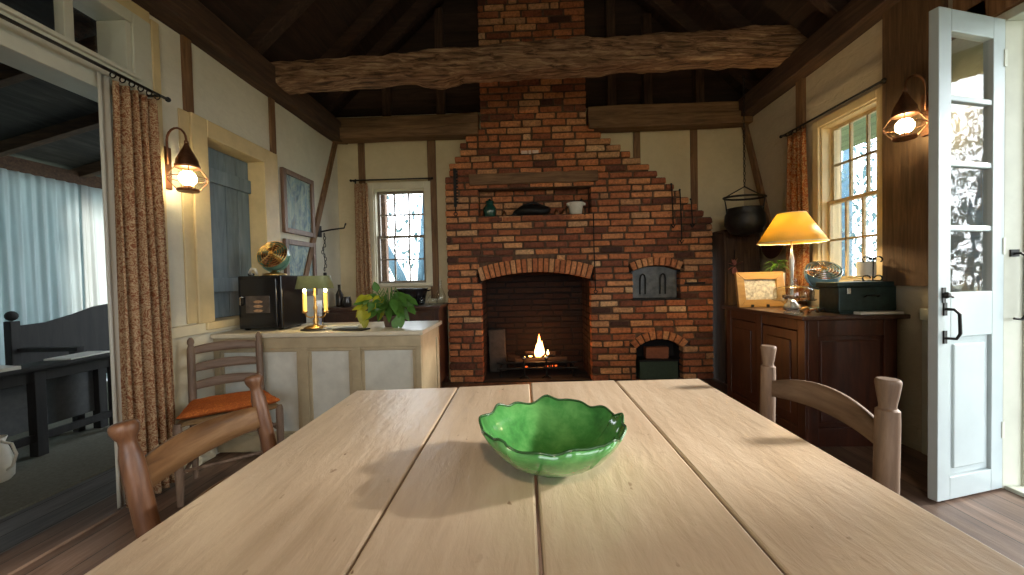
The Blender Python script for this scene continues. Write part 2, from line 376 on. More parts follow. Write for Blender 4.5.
for a in ((XL, -1.625, 0, 2.9), (-1.625, -1.065, 0, 1.075), (-1.625, -1.065, 2.105, 2.9), (-1.065, -.5, 0, 2.9), (.72, XR, 1.35, 2.9), (1.97, XR, 0, 1.35), (-.5, .72, 2.19, 2.9)):
    wb.box(a[0], a[1], YB, YB+.15, a[2], a[3])
S(wb, 'wall_back', M['plaster_back'])
wf = MB()
for a in ((XL-.1, -.9, 0, 5.2), (-.9, 1.3, 0, .8), (-.9, 1.3, 2.3, 5.2), (1.3, XR+.1, 0, 5.2)):
    wf.box(a[0], a[1], YF-.15, YF, a[2], a[3])
S(wf, 'wall_front', M['plaster_left'])
# gable above the back wall, sloped board ceiling
xm = .17
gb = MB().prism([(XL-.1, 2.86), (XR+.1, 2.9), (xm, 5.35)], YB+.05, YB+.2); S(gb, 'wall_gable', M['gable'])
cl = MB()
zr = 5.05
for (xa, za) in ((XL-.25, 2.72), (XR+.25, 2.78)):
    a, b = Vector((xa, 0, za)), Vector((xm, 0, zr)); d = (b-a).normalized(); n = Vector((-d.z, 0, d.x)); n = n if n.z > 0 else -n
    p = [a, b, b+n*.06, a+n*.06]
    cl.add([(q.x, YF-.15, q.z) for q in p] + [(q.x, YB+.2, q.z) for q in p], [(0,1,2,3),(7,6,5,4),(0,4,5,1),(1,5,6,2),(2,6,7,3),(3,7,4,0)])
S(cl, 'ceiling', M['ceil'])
# rafters: one beam per side and position
rl = None
for i, y in enumerate((-1.9, -.85, .2, 1.25, 2.2, 2.95, 3.6, 4.01)):
    for sgn, (xa, za) in ((-1, (XL-.12, 2.80)), (1, (XR+.12, 2.86))):
        a = Vector((xa, y, za)); b = Vector((xm+sgn*.05, y, zr-.14))
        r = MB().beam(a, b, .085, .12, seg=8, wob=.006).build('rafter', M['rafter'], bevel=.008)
        tag(r, ('left' if sgn < 0 else 'right') + ' slope rafter, ' + ['at the front wall', 'second from the front wall', 'third from the front wall', 'fourth from the front wall', 'just in front of the hewn tie beam', 'directly over the hewn tie beam', 'between tie beam and chimney', 'close against the dark gable'][i], 'rafter', 'dark sloping roof rafters')
# gable studs
for k, x in enumerate((-1.45, -.86, .98, 1.36, 1.9)):
    h = 2.86 + (x-XL if x < xm else XR-x)*1.0
    s = MB().box(x-.045, x+.045, YB-.03, YB+.06, 2.84, min(h, 4.6)).build('gable_stud', M['dark_z'], bevel=.006)
    tag(s, 'dark upright stud in the gable, ' + ['leftmost', 'just left of chimney', 'just right of chimney', 'second right of chimney', 'rightmost'][k], 'stud', 'gable studs')
# plates
MB().beam((XL+.03, YF, 2.66), (XL+.03, YB, 2.70), .20, .19, seg=14, wob=.007).build('trim_1', M['dark_y'], bevel=.012)['kind'] = 'structure'
MB().beam((XR-.03, YF, 2.98), (XR-.03, YB, 2.77), .20, .19, seg=14, wob=.007).build('trim_2', M['dark_y'], bevel=.012)['kind'] = 'structure'
tp = MB().beam((XL, 4.14, 2.66), (-.44, 4.14, 2.66), .16, .12, seg=5, wob=.005).beam((XL, 4.16, 2.775), (-.44, 4.16, 2.775), .13, .12, seg=5, wob=.006)
tp.beam((.70, 4.14, 2.68), (XR, 4.14, 2.69), .16, .12, seg=5, wob=.005).beam((.70, 4.16, 2.80), (XR, 4.16, 2.80), .13, .12, seg=5, wob=.006)
S(tp, 'trim_3', M['post_x'], bevel=.01)
# hewn tie beam
def tiefn():
    mb = MB(); N = 150; vs = []; fs = []; K = 32
    for i in range(N+1):
        t = i/N; x = XL-.02 + t*(XR-XL+.04); y = 3.10 + t*.32
        zb = 2.635 + t*.235 + .03*math.sin(PI*t) + .010*math.sin(t*9) ; zt = 2.805 + t*.325 + .03*math.sin(PI*t*1.0) + .008*math.sin(t*14+1)
        if abs(t-.31) < .05: zb -= .035*math.cos((t-.31)/.05*PI/2)
        c = Vector((x, y, (zb+zt)/2)); hh = (zt-zb)/2; hw = .10
        for k in range(K):
            a = 2*PI*(k+.5)/K; ca, sa = math.cos(a), math.sin(a); q = max(abs(ca), abs(sa)); rr = min(1/q, 1.30)
            px = c + Vector((0, ca*hw*rr, sa*hh*rr))
            n = noise.noise(Vector((x*5, px.y*9, px.z*9)))*.018 + noise.noise(Vector((x*14, px.y*6, px.z*22)))*.010 + (.010*(noise.noise(Vector((x*30, 3, px.z*7)))**2)*-1)
            vs.append(px + Vector((0, ca, sa))*n)
    for i in range(N):
        for k in range(K): fs.append((i*K+k, i*K+(k+1)%K, (i+1)*K+(k+1)%K, (i+1)*K+k))
    fs.append(tuple(range(K))); fs.append(tuple(N*K+k for k in range(K))[::-1]); mb.add(vs, fs); return mb
tag(tiefn().build('tie_beam', M['tie'], smooth='auto'), 'long rough-hewn wooden tie beam spanning the room in front of the chimney', 'beam')
# wall posts
pt = MB().box(XL, XL+.018, 2.30, 2.36, 2.155, 2.6); S(pt, 'trim_4', M['post_z'])
pt = MB().box(XL, XL+.018, 3.10, 3.16, 2.16, 2.62); S(pt, 'trim_5', M['post_z'])
pt = MB().beam((XL+.01, 4.20, 2.62), (XL+.01, 3.40, .9), .06, .03, up=(1,0,0)); S(pt, 'trim_6', M['post_z'])
pt = MB().box(-1.78, -1.71, YB-.018, YB, .9, 2.62).box(-1.02, -.93, YB-.018, YB, .9, 2.62); S(pt, 'trim_7', M['post_z'])
pt = MB().box(1.80, 1.87, YB-.018, YB, 1.4, 2.65).box(1.20, 1.27, YB-.018, YB, 1.9, 2.65); S(pt, 'trim_8', M['post_z'])
pt = MB().beam((XR-.01, 4.22, 2.70), (XR-.01, 3.72, 1.3), .07, .035, up=(1,0,0)); S(pt, 'trim_9', M['post_z'])
pt = MB().box(XR-.03, XR, 3.33, 3.41, 0, 2.76); S(pt, 'trim_10', M['post_z'])
pt = MB().box(XR-.04, XR, 2.25, 2.60, 1.0, 2.90); S(pt, 'trim_11', M['post_dk'])
pt = MB().box(XR-.03, XR, 2.05, 2.20, 2.34, 2.95).beam((XR-.015, .6, 2.37), (XR-.015, 2.24, 2.39), .03, .10); S(pt, 'trim_12', M['post_z'])
pt = MB().box(XL-.002, XL+.035, 2.0, 2.72, .80, .865); S(pt, 'trim_13', M['cream'], bevel=.006)
pt = MB().box(XR-.045, XR, 2.03, 2.36, .80, .87).box(XR-.012, XR, 2.03, 2.38, 0, .8); S(pt, 'trim_14', M['jamb'], bevel=.006)
S(MB().box(XL, XL+.018, 2.2, 2.42, 0, .13), 'baseboard_left', M['cream'], bevel=.004)
# left doorway casing with transom
dc = MB()
dc.box(XL-.15, XL+.015, 2.0, 2.10, 0, 2.53).box(XL-.15, XL+.015, .42, .5, 0, 2.53)
dc.box(XL-.15, XL+.015, .5, 2.0, 2.05, 2.20).box(XL-.02, XL+.035, .5, 2.02, 2.185, 2.205)
dc.box(XL-.15, XL+.015, .5, 2.0, 2.47, 2.53)
dc.box(XL-.15, XL+.006, 1.97, 2.0, 2.20, 2.47).box(XL-.1, XL-.05, 1.745, 1.785, 2.2, 2.47).box(XL-.1, XL-.05, 1.05, 1.085, 2.2, 2.47)
dcf = S(dc, 'door_1', M['jamb'], bevel=.004)
oc = MB().box(XL, XL+.02, 2.10, 2.145, 0.13, 2.56).box(XL, XL+.012, .42, 2.10, 2.53, 2.60); oc.build('casing', M['ochre'], dcf, bevel=.004)
MB().box(XL-.078, XL-.072, .5, 1.97, 2.2, 2.47).build('transom_pane', M['glass'], dcf)
MB().box(XL-.16, XL+.02, .5, 2.0, 0, .012).build('threshold', M['floor'], dcf)
# blue board shutter in ochre frame, left wall
wf_ = MB()
wf_.box(XL-.14, XL+.025, 2.33, 2.45, .865, 2.155).box(XL, XL+.012, 2.26, 2.33, .87, 2.15).box(XL-.14, XL+.025, 2.99, 3.16, .865, 2.155)
wf_.box(XL-.14, XL+.025, 2.45, 2.99, 2.045, 2.155).box(XL-.14, XL+.05, 2.36, 3.16, .82, .868)
w1 = S(wf_, 'window_1', M['ochre'], bevel=.005)
sh = thing('board_shutter', 'closed blue-grey board shutter in the ochre frame on the left wall', 'shutter', (XL-.11, 2.72, .87))
b = MB(); ys = [2.452, 2.60, 2.745, 2.865, 2.988]
for a, c in zip(ys, ys[1:]): b.box(XL-.13, XL-.105, a+.002, c-.002, .872, 2.04)
b.build('board', M['blue_shutter'], sh, bevel=.003)
for z in (1.80, 1.05): MB().box(XL-.105, XL-.083, 2.456, 2.984, z, z+.10).build('batten', M['blue_shutter'], sh, bevel=.004)
# ------------------------------------------------------------------ windows
def window(nm, xf, w, h, cols, rows, mat, sashmat, casing=.07, depth=.14, mid=True, fmat=None, sill=True):
    """local: x along the wall, y out of the room, z up; origin at lower corner of the hole"""
    m = MB(xf); c = casing
    m.box(-c, 0, -.022, .0, -c*.6, h+c).box(w, w+c, -.022, 0, -c*.6, h+c).box(0, w, -.022, 0, h, h+c)
    m.box(0, .012, 0, depth, 0, h).box(w-.012, w, 0, depth, 0, h).box(0, w, 0, depth, h-.012, h)
    if sill: m.box(-c, w+c, -.045, depth, -.035, 0)
    f = struct(m.build(nm, mat, bevel=.004))
    s = MB(xf); e = .026; y0, y1 = .045, .075
    def sash(za, zb, y0, y1):
        s.box(.012, .012+e, y0, y1, za, zb).box(w-.012-e, w-.012, y0, y1, za, zb).box(.012+e, w-.012-e, y0, y1, za, za+e).box(.012+e, w-.012-e, y0, y1, zb-e, zb)
        n = cols; iw = w-.024-2*e
        for i in range(1, n): s.box(.012+e+iw*i/n-.008, .012+e+iw*i/n+.008, y0+.004, y1-.004, za+e, zb-e)
        for j in range(1, rows//2 if mid else rows):
            z = za + (zb-za)*j/(rows//2 if mid else rows); s.box(.012+e, w-.012-e, y0+.004, y1-.004, z-.008, z+.008)
    if mid: sash(.0, h/2+.012, .04, .068); sash(h/2-.012, h-.012, .072, .10)
    else: sash(0, h-.012, .05, .08)
    s.build('sash', sashmat, f, bevel=.002)
    MB(xf).box(.03, w-.03, .068, .071, .02, h-.03).build('pane', M['glass'], f)
    return f
M['sash'] = plain('brown_sash_paint', (.20,.16,.12), .5)
M['sash_o'] = plain('ochre_sash_paint', (.50,.38,.20), .5)
window('window_2', Matrix.Translation((-1.625, YB, 1.075)), .56, 1.03, 3, 4, M['cream'], M['sash'])
xr = Matrix(((0,1,0,XR),(1,0,0,2.665),(0,0,1,1.035),(0,0,0,1)))
window('window_3', xr, .51, 1.195, 3, 4, M['ochre'], M['sash_o'], .06)
window('window_added_right', Matrix(((0,1,0,XR),(1,0,0,-1.7),(0,0,1,.8),(0,0,0,1))), 1.2, 1.4, 4, 4, M['ochre'], M['sash_o'], .07)  # unseen window, added to let in more daylight from the right
window('window_added_front', Matrix(((-1,0,0,1.3),(0,-1,0,YF),(0,0,1,.8),(0,0,0,1))), 2.2, 1.5, 6, 4, M['cream'], M['white'], .09)  # added behind the camera as a source of daylight, never in view
# right door opening: jamb, sill, leaves
dj = MB()
dj.box(XR-.012, XR+.17, 1.985, 2.03, 0, 2.33).box(XR-.012, XR+.17, .74, .785, 0, 2.33).box(XR-.012, XR+.17, .785, 1.985, 2.285, 2.33)
dj.box(XR, XR+.17, .785, 1.985, -.01, .018).box(XR+.08, XR+.10, 1.97, 1.985, 0, 2.28)
d2 = S(dj, 'door_2', M['jamb'], bevel=.004)
hk = MB(); hk.tube([(XR+.035, 1.985, 1.165), (XR+.035, 1.955, 1.165), (XR+.05, 1.95, 1.15), (XR+.055, 1.95, .87), (XR+.04, 1.955, .845), (XR+.01, 1.96, .85)], .006, 8)
hk.box(XR+.015, XR+.055, 1.978, 1.985, 1.15, 1.185); hk.build('hook', M['iron'], d2)
def leaf_xf(a, b): 
    a = Vector(a); b = Vector(b); u = (b-a).normalized(); n = Vector((u.y, -u.x, 0))  # n points towards the camera side
    return Matrix(((u.x, -n.x, 0, a.x), (u.y, -n.y, 0, a.y), (0, 0, 1, .012), (0, 0, 0, 1)))
def door_leaf(a, b, W, handle):
    xf = leaf_xf(a, b); t = thing('french_door_leaf', 'open white glazed door leaf with four panes and a lower panel', 'door', (b[0], b[1], 0)) if handle else thing('french_door_leaf', 'second white glazed door leaf folded open beyond the right edge', 'door', (b[0], b[1], 0))
    m = MB(xf); H = 2.275; st = .082; T = .038
    m.box(0, st, 0, T, 0, H).box(W-st, W, 0, T, 0, H).box(st, W-st, 0, T, H-.10, H).box(st, W-st, 0, T, 0, .105).box(st, W-st, 0, T, .765, .975)
    m.build('frame', M['leafp'], t, bevel=.003)
    z0, z1 = .975, H-.10; n = 4; mm = MB(xf)
    for i in range(1, n):
        z = z0+(z1-z0)*i/n; MB(xf).box(st, W-st, .004, T-.004, z-.013, z+.013).build('glazing_bar', M['leafp'], t, bevel=.004)
    for i in range(n):
        za = z0+(z1-z0)*i/n; MB(xf).box(st-.004, W-st+.004, T/2-.0015, T/2+.0015, za, za+(z1-z0)/n).build('pane', M['dglass'], t)
    p = MB(xf); p.box(st, W-st, .014, T-.014, .105, .765).box(st+.035, W-st-.035, .005, T-.005, .14, .73); p.build('panel', M['leafp'], t, bevel=.006)
    if handle:
        h = MB(xf); h.box(.03, .05, -.006, 0, .74, .80).box(.03, .05, -.006, 0, .87, .93)
        h.tube([(.04, -.003, .90), (.04, -.035, .90), (.055, -.045, .88), (.06, -.045, .79), (.055, -.035, .765), (.04, -.003, .765)], .0065, 8)
        h.build('pull_handle', M['iron'], t)
        k = MB(xf); k.lathe([(.001,0),(.014,.002),(.016,.01),(.01,.02),(.001,.022)], 12, (.032, -.004, .965), mat=Matrix.Rotation(R(90), 3, 'X')).box(.022, .045, -.004, 0, .93, 1.0)
        k.tube([(.032, -.02, .965), (.05, -.026, .955)], .005, 6); k.build('latch_knob', M['iron'], t, smooth='auto')
    for z in (.25, 1.15, 2.05): MB(xf).box(W-.012, W+.006, -.004, .01, z, z+.08).build('hinge', M['jamb'], t)
door_leaf((1.902, 1.852), (2.337, 1.972), .448, True)
es = thing('blue_shutter', 'blue outdoor board shutter with a black strap hinge, beyond the door opening', 'shutter', (2.62, 2.06, .1))
b = MB()
for i in range(4): b.box(2.53+.11*i, 2.635+.11*i, 2.05, 2.075, -.03, 2.3)
b.build('board', M['blue_ext'], es, bevel=.003)
MB().box(2.525, 2.9, 2.038, 2.05, 2.02, 2.06).build('strap_hinge', M['iron'], es)

# ------------------------------------------------------------------ fireplace
FY = 4.1; CH = .0704
def arc_geo(hw, rise): 
    Rr = (hw*hw + rise*rise)/(2*rise); return Rr
OP = [dict(cx=.12, hw=.575, z0=0, sp=1.075, rise=.085, t=.155, n=21),
      dict(cx=1.378, hw=.242, z0=.85, sp=1.145, rise=.055, t=.10, n=9),
      dict(cx=1.398, hw=.243, z0=0, sp=.33, rise=.10, t=.10, n=9)]
NICHE = (-.465, .715, 1.73, 2.075)
def outline(z):
    L = [(0,-.81),(2.06,-.81),(2.13,-.76),(2.27,-.70),(2.34,-.64),(2.48,-.58),(2.6,-.53),(2.66,-.42),(9,-.42)]
    Rt = [(0,1.955),(1.6,1.955),(1.67,1.87),(1.74,1.80),(1.81,1.72),(1.88,1.64),(1.95,1.57),(2.02,1.49),(2.09,1.40),(2.16,1.32),(2.23,1.23),(2.30,1.13),(2.37,1.03),(2.44,.93),(2.51,.83),(2.58,.76),(2.62,.68),(9,.68)]
    def g(t):
        v = t[0][1]
        for a, b in t:
            if z >= a: v = b
        return v
    return g(L), g(Rt)
def hole(z):
    out = []
    for o in OP:
        if z < o['z0']: continue
        if z < o['sp']: out.append((o['cx']-o['hw'], o['cx']+o['hw']))
        else:
            Rr = arc_geo(o['hw'], o['rise']); zc = o['sp']+o['rise']-Rr; q = (Rr+o['t'])**2-(z-zc)**2
            if q > 0:
                w = min(math.sqrt(q), o['hw']*(1+o['t']/Rr))
                out.append((o['cx']-w, o['cx']+w))
    if NICHE[2] < z < NICHE[3]: out.append((NICHE[0], NICHE[1]))
    return sorted(out)
fp = thing('brick_fireplace', 'big old red brick fireplace with stepped shoulders, chimney, arched hearth and two small ovens', 'fireplace', (.5, FY, 0))
fb = MB()
def toner():
    r = random.random()
    return max(0, min(1, random.gauss(.48, .22) if r < .7 else random.uniform(0, 1)))
def rowbricks(mb, x0, x1, z, k, y0=FY, depth=.11, mort=1, L=.205):
    x = x0; g = .02
    mb.box(x0+.002, x1-.002, y0+.016, y0+depth+.04, z, z+CH, mort, .5)
    ph = (k % 2)*.5*(L+g) + random.uniform(-.03, .03)
    e = math.floor((x0-ph)/(L+g))*(L+g)+ph
    cuts = [x0]
    while e < x1:
        j = e+random.uniform(-.018, .018)
        if j > x0+.05 and j < x1-.05: cuts.append(j)
        e += L+g
        if random.random() < .12: e -= (L+g)*.5
    cuts.append(x1)
    for a, b in zip(cuts, cuts[1:]):
        if b-a < .03: continue
        p = random.uniform(-.004, .004); dz = random.uniform(-.003, .003)
        mb.box(a+(g/2 if a > x0 else 0), b-(g/2 if b < x1 else 0), y0+p, y0+depth, z+.0085+dz, z+CH-.0085+dz*.5, 0, toner(), jit=.0045)
k = 0; z = 0
while z < 5.2:
    zm = z+CH/2; L_, R_ = outline(z+.01); xs = [L_]
    for a, b in hole(zm):
        if a > xs[-1] and a < R_: xs += [a, b]
        else: xs[-1] = max(xs[-1], b) if b > xs[-1] else xs[-1]
    xs.append(R_)
    for i in range(0, len(xs)-1, 2):
        if xs[i+1]-xs[i] > .04: rowbricks(fb, xs[i], xs[i+1], z, k)
    z += CH; k += 1
fb.build('brickwork', [M['brick'], M['mortar']], fp, bevel=.008, seg=2)
# arches
for o in OP:
    Rr = arc_geo(o['hw'], o['rise']); zc = o['sp']+o['rise']-Rr; A = math.asin(min(1, o['hw']/Rr)); n = o['n']; ar = MB()
    for i in range(n):
        a0 = -A+2*A*i/n; a1 = -A+2*A*(i+1)/n; e = .1*(a1-a0)
        q = []
        for (a, r) in ((a0+e, Rr+.002), (a1-e, Rr+.002), (a1-e, Rr+o['t']-.012), (a0+e, Rr+o['t']-.012)):
            q.append((o['cx']+math.sin(a)*r, zc+math.cos(a)*r))
        p = random.uniform(-.005, .003); t0 = len(ar.f)
        ar.prism(q, FY+p-.003, FY+.12)
        tn = min(1, max(.2, random.gauss(.62, .13)))
        for j in range(t0, len(ar.f)): ar.t[j] = tn
        q = []
        for (a, r) in ((a0, Rr+.004), (a1, Rr+.004), (a1, Rr+o['t']+.05), (a0, Rr+o['t']+.05)): q.append((o['cx']+math.sin(a)*r, zc+math.cos(a)*r))
        ar.prism(q, FY+.013, FY+.12, 1)
    ar.build('brick_arch', [M['brick'], M['mortar']], fp, bevel=.004, seg=1)
# firebox, niche and oven recesses
bx = MB(); o = OP[0]; x0, x1 = o['cx']-o['hw'], o['cx']+o['hw']
zz = 0; kk = 0
while zz < 1.3:
    rowbricks(bx, x0-.02, x1+.02, zz, kk, 4.74, .08); zz += CH; kk += 1
for sgn, xx in ((-1, x0), (1, x1)):
    zz = 0; kk = 0
    while zz < 1.3:
        yy = FY+.11
        while yy < 4.74:
            a = yy + (kk % 2)*.0; b = min(yy+.2, 4.74)
            bx.box(xx if sgn > 0 else xx-.06, xx+.06 if sgn > 0 else xx, a, b-.012, zz+.006, zz+CH-.006, 0, toner(), jit=.003); yy += .21
        bx.box(xx+.008 if sgn > 0 else xx-.09, xx+.09 if sgn > 0 else xx-.008, FY+.11, 4.8, zz, zz+CH, 1, .5)
        zz += CH; kk += 1
bx.box(x0-.1, x1+.1, FY+.1, 4.82, 1.28, 1.34, 1).box(x0-.1, x1+.1, FY-.0, 4.82, -.03, .012, 1)
bx.build('firebox', [M['brick_soot'], M['soot']], fp, bevel=.003, seg=1)
nb = MB()
zz = NICHE[2]-.01; kk = 0
while zz < NICHE[3]+.02:
    rowbricks(nb, NICHE[0]-.02, NICHE[1]+.02, zz, kk, 4.30, .05); zz += CH; kk += 1
nb.box(NICHE[0]-.05, NICHE[0], FY+.1, 4.34, NICHE[2], NICHE[3]+.06, 1).box(NICHE[1], NICHE[1]+.05, FY+.1, 4.34, NICHE[2], NICHE[3]+.06, 1)
nb.box(NICHE[0]-.05, NICHE[1]+.05, FY+.1, 4.34, NICHE[2]-.05, NICHE[2]-.015, 1).box(NICHE[0]-.05, NICHE[1]+.05, FY+.1, 4.4, NICHE[3]+.04, NICHE[3]+.1, 1)
x = NICHE[0]
while x < NICHE[1]-.02:
    w_ = random.uniform(.10, .2); b_ = min(x+w_, NICHE[1]); nb.box(x+.005, b_-.005, FY-.004, 4.31, NICHE[2]-.03, NICHE[2]+.012, 0, toner(), jit=.002); x = b_
nb.build('niche', [M['brick'], M['mortar']], fp, bevel=.003, seg=1)
for o in OP[1:]:
    r = MB(); r.box(o['cx']-.26, o['cx']+.26, FY+.13 if o is OP[1] else 4.36, FY+.16 if o is OP[1] else 4.4, max(0, o['z0']-.05), o['sp']+.14)
    r.box(o['cx']-.29, o['cx']-.243, FY+.1, 4.4, o['z0'], o['sp']+.12).box(o['cx']+.243, o['cx']+.29, FY+.1, 4.4, o['z0'], o['sp']+.12)
    r.box(o['cx']-.29, o['cx']+.29, FY+.05, 4.4, o['sp']+.12, o['sp']+.15)
    r.build('oven_recess', M['soot'], fp)
# timber lintel over the niche
def rough_beam(a, b, w, h, mat, name, parent, seg=16, am=.006):
    return MB().beam(a, b, w, h, seg=seg, wob=am).build(name, mat, parent, bevel=.008)
rough_beam((-.555, FY+.035, 2.137), (.79, FY+.035, 2.142), .12, .115, M['post_x'], 'lintel', fp)
# two pale whitewashed bricks on the chimney
pb = MB(); pb.box(.0, .066, FY-.0075, FY-.004, 2.39, 2.425).box(.075, .105, FY-.0075, FY-.004, 2.388, 2.427).box(.115, .18, FY-.0075, FY-.004, 2.393, 2.427)
pb.build('chalk_mark', plain('chalk', (.72,.55,.44), .9), fp, bevel=.002)
# oven door with loops
o = OP[1]
def arch_outline(o, inset=0, z0=None, n=10):
    Rr = arc_geo(o['hw'], o['rise']); zc = o['sp']+o['rise']-Rr; A = math.asin((o['hw']-inset)/Rr)
    p = [(o['cx']-o['hw']+inset, (z0 if z0 is not None else o['z0'])+inset), (o['cx']+o['hw']-inset, (z0 if z0 is not None else o['z0'])+inset)]
    for i in range(n+1):
        a = A-2*A*i/n; p.append((o['cx']+math.sin(a)*Rr, zc+math.cos(a)*Rr-inset))
    return p
od = thing('oven_door', 'arched grey iron door closing the upper bake oven', 'oven door', (o['cx'], FY+.09, .86))
MB().prism(arch_outline(o, .006), FY+.075, FY+.10).build('door_plate', M['pewter'], od, bevel=.004)
for xx in (-.125, .085):
    c = o['cx']+xx; MB().tube([(c-.028, FY+.07, .90), (c-.028, FY+.06, 1.06), (c-.018, FY+.06, 1.10), (c, FY+.06, 1.112), (c+.018, FY+.06, 1.10), (c+.028, FY+.06, 1.06), (c+.028, FY+.07, .90)], .0085, 8).build('loop_handle', M['iron'], od)
MB().box(o['cx']-.24, o['cx']+.24, FY-.012, FY+.07, .838, .853).build('sill_plate', M['iron'], od)
t = thing('fuel_box', 'dark green metal box standing in the lower arched oven', 'box', (1.40, 4.2, 0))
MB().box(1.20, 1.60, 4.13, 4.30, 0, .19).build('body', plain('dull_green_metal', (.05,.075,.045), .5, .3), t, bevel=.008)
MB().box(1.19, 1.61, 4.12, 4.31, .19, .21).build('lid', M['iron'], t, bevel=.004)
tag(MB().box(1.28, 1.52, 4.17, 4.27, .211, .33, 0, .5, .004).build('loose_brick', plain('loose_brick', (.26,.09,.045), .9), bevel=.006), 'single loose brick lying on the green metal box', 'brick')
# fire things
t = thing('fire_grate', 'black iron grate in the hearth holding burning logs', 'grate', (.12, 4.4, 0.012))
g = MB()
for x in [-.28+.08*i for i in range(11)]: g.tube([(x+.0, 4.26, .17), (x, 4.27, .10), (x, 4.55, .10)], .009, 6)
g.build('bar', M['iron'], t)
MB().tube([(-.32, 4.27, .105), (.56, 4.27, .105)], .012, 8).tube([(-.32, 4.26, .17), (.56, 4.26, .17)], .01, 8).build('rail', M['iron'], t)
for (x, y) in ((-.28, 4.28), (.52, 4.28), (-.28, 4.53), (.52, 4.53)): MB().tube([(x, y, .012), (x, y, .10)], .012, 6).build('leg', M['iron'], t)
for (x) in (-.02, .22):
    a = thing('andiron', ('left' if x < .1 else 'right')+' small ball-topped andiron in front of the grate', 'andiron', (x, 4.2, .012), group='andirons')
    MB().tube([(x, 4.2, .03), (x, 4.2, .22)], .010, 8).tube([(x-.05, 4.2, .012), (x, 4.2, .05), (x+.05, 4.2, .012)], .009, 6).build('post', M['iron'], a)
    MB().ball((x, 4.2, .235), .022).build('ball', M['chrome'], a, smooth=True)
logm = plain('charred_log', (.02,.013,.010), .9, var=.6, sc_=12, bs=.6)
for i, (a, b_, r_) in enumerate((((-.12, 4.34, .155), (.46, 4.38, .16), .048), ((-.2, 4.46, .16), (.40, 4.44, .165), .055), ((.0, 4.40, .235), (.33, 4.42, .225), .038))):
    a, b_ = Vector(a), Vector(b_)
    tag(MB().tube([a.lerp(b_, q/5)+Vector((0, random.uniform(-.006,.006), random.uniform(-.006,.006))) for q in range(6)], r_, 9).build('firewood_log', logm, smooth='auto'), ['front charred log on the hearth grate', 'rear charred log on the hearth grate', 'small charred log topmost of the fire'][i], 'log', 'logs burning on the grate')
em = emis('ember', (1,.12,.02), 1.2)
e = MB()
for i in range(9): e.ball((random.uniform(-.1,.4), random.uniform(4.3,4.45), .115), .014, 6, 4)
tag(e.build('embers', em), 'small glowing embers under the burning logs', 'embers', kind='stuff')
fm = bpy.data.materials.new('flame'); fm.use_nodes = True; nt = fm.node_tree; nt.nodes.clear()
oo = nt.nodes.new('ShaderNodeOutputMaterial'); ee = nt.nodes.new('ShaderNodeEmission'); ee.inputs[1].default_value = 9
tc = nt.nodes.new('ShaderNodeTexCoord'); spx = nt.nodes.new('ShaderNodeSeparateXYZ'); nt.links.new(tc.outputs['Generated'], spx.inputs[0])
nt.links.new(ramp(nt, spx.outputs['Z'], [(0, (1,.35,.06)), (.25, (1,.62,.25)), (.6, (1,.5,.14)), (1, (1,.16,.02))]), ee.inputs[0]); nt.links.new(ee.outputs[0], oo.inputs[0])
f = MB()
def flame(cx, cy, z, h, r, lean):
    prof = [(r*.5, 0), (r*.95, h*.12), (r, h*.28), (r*.8, h*.5), (r*.5, h*.7), (r*.22, h*.88), (.001, h)]
    f.lathe([(a, b_) for a, b_ in prof], 10, (cx, cy, z), fn=lambda a, zz, t_: (a*(1+.15*math.sin(2*t_+zz*30)), zz), sy=.6)
flame(.155, 4.37, .21, .26, .034, 0); flame(.185, 4.38, .22, .17, .022, 0); flame(.125, 4.37, .21, .15, .022, 0); flame(.06, 4.38, .21, .045, .03, 0); flame(.25, 4.38, .23, .06, .012, 0)
tag(f.build('flame', fm, smooth=True), 'bright yellow flame rising from the burning logs', 'flame')
tag(MB().beam((-.32, 4.56, .012), (-.34, 4.60, .50), .20, .09, up=(0,1,0), seg=6, wob=.008).build('grey_slab', plain('grey_stone', (.065,.06,.052), .9, var=.4, sc_=9), bevel=.01), 'pale grey weathered slab leaning in the left of the hearth', 'slab')
# crane rod, trammel, pokers
t = thing('hanging_rod', 'long thin black iron rod hanging right of the niche and hearth', 'rod', (.735, 4.08, .93))
MB().tube([(.735, 4.085, 1.75), (.733, 4.083, 1.4), (.742, 4.083, .96)], .006, 6).build('shaft', M['iron'], t)
MB().tube([(.742+.017*math.cos(a), 4.083, .94+.017*math.sin(a)) for a in [2*PI*i/10 for i in range(10)]], .005, 6, closed=True).build('ring', M['iron'], t)
t = thing('trammel', 'toothed black iron pot trammel hanging on the left brick shoulder', 'trammel', (-.70, 4.08, 1.78))
b = MB().box(-.715, -.685, 4.075, 4.086, 1.86, 2.26)
for i in range(11): b.box(-.685, -.668, 4.075, 4.086, 1.9+.032*i, 1.915+.032*i)
b.build('toothed_bar', M['iron'], t)
MB().tube([(-.70, 4.08, 1.88), (-.70, 4.08, 1.80)], .006, 6).tube([(-.70+.018*math.cos(a), 4.08, 1.785+.018*math.sin(a)) for a in [2*PI*i/10 for i in range(10)]], .005, 6, closed=True).build('ring_hook', M['iron'], t)
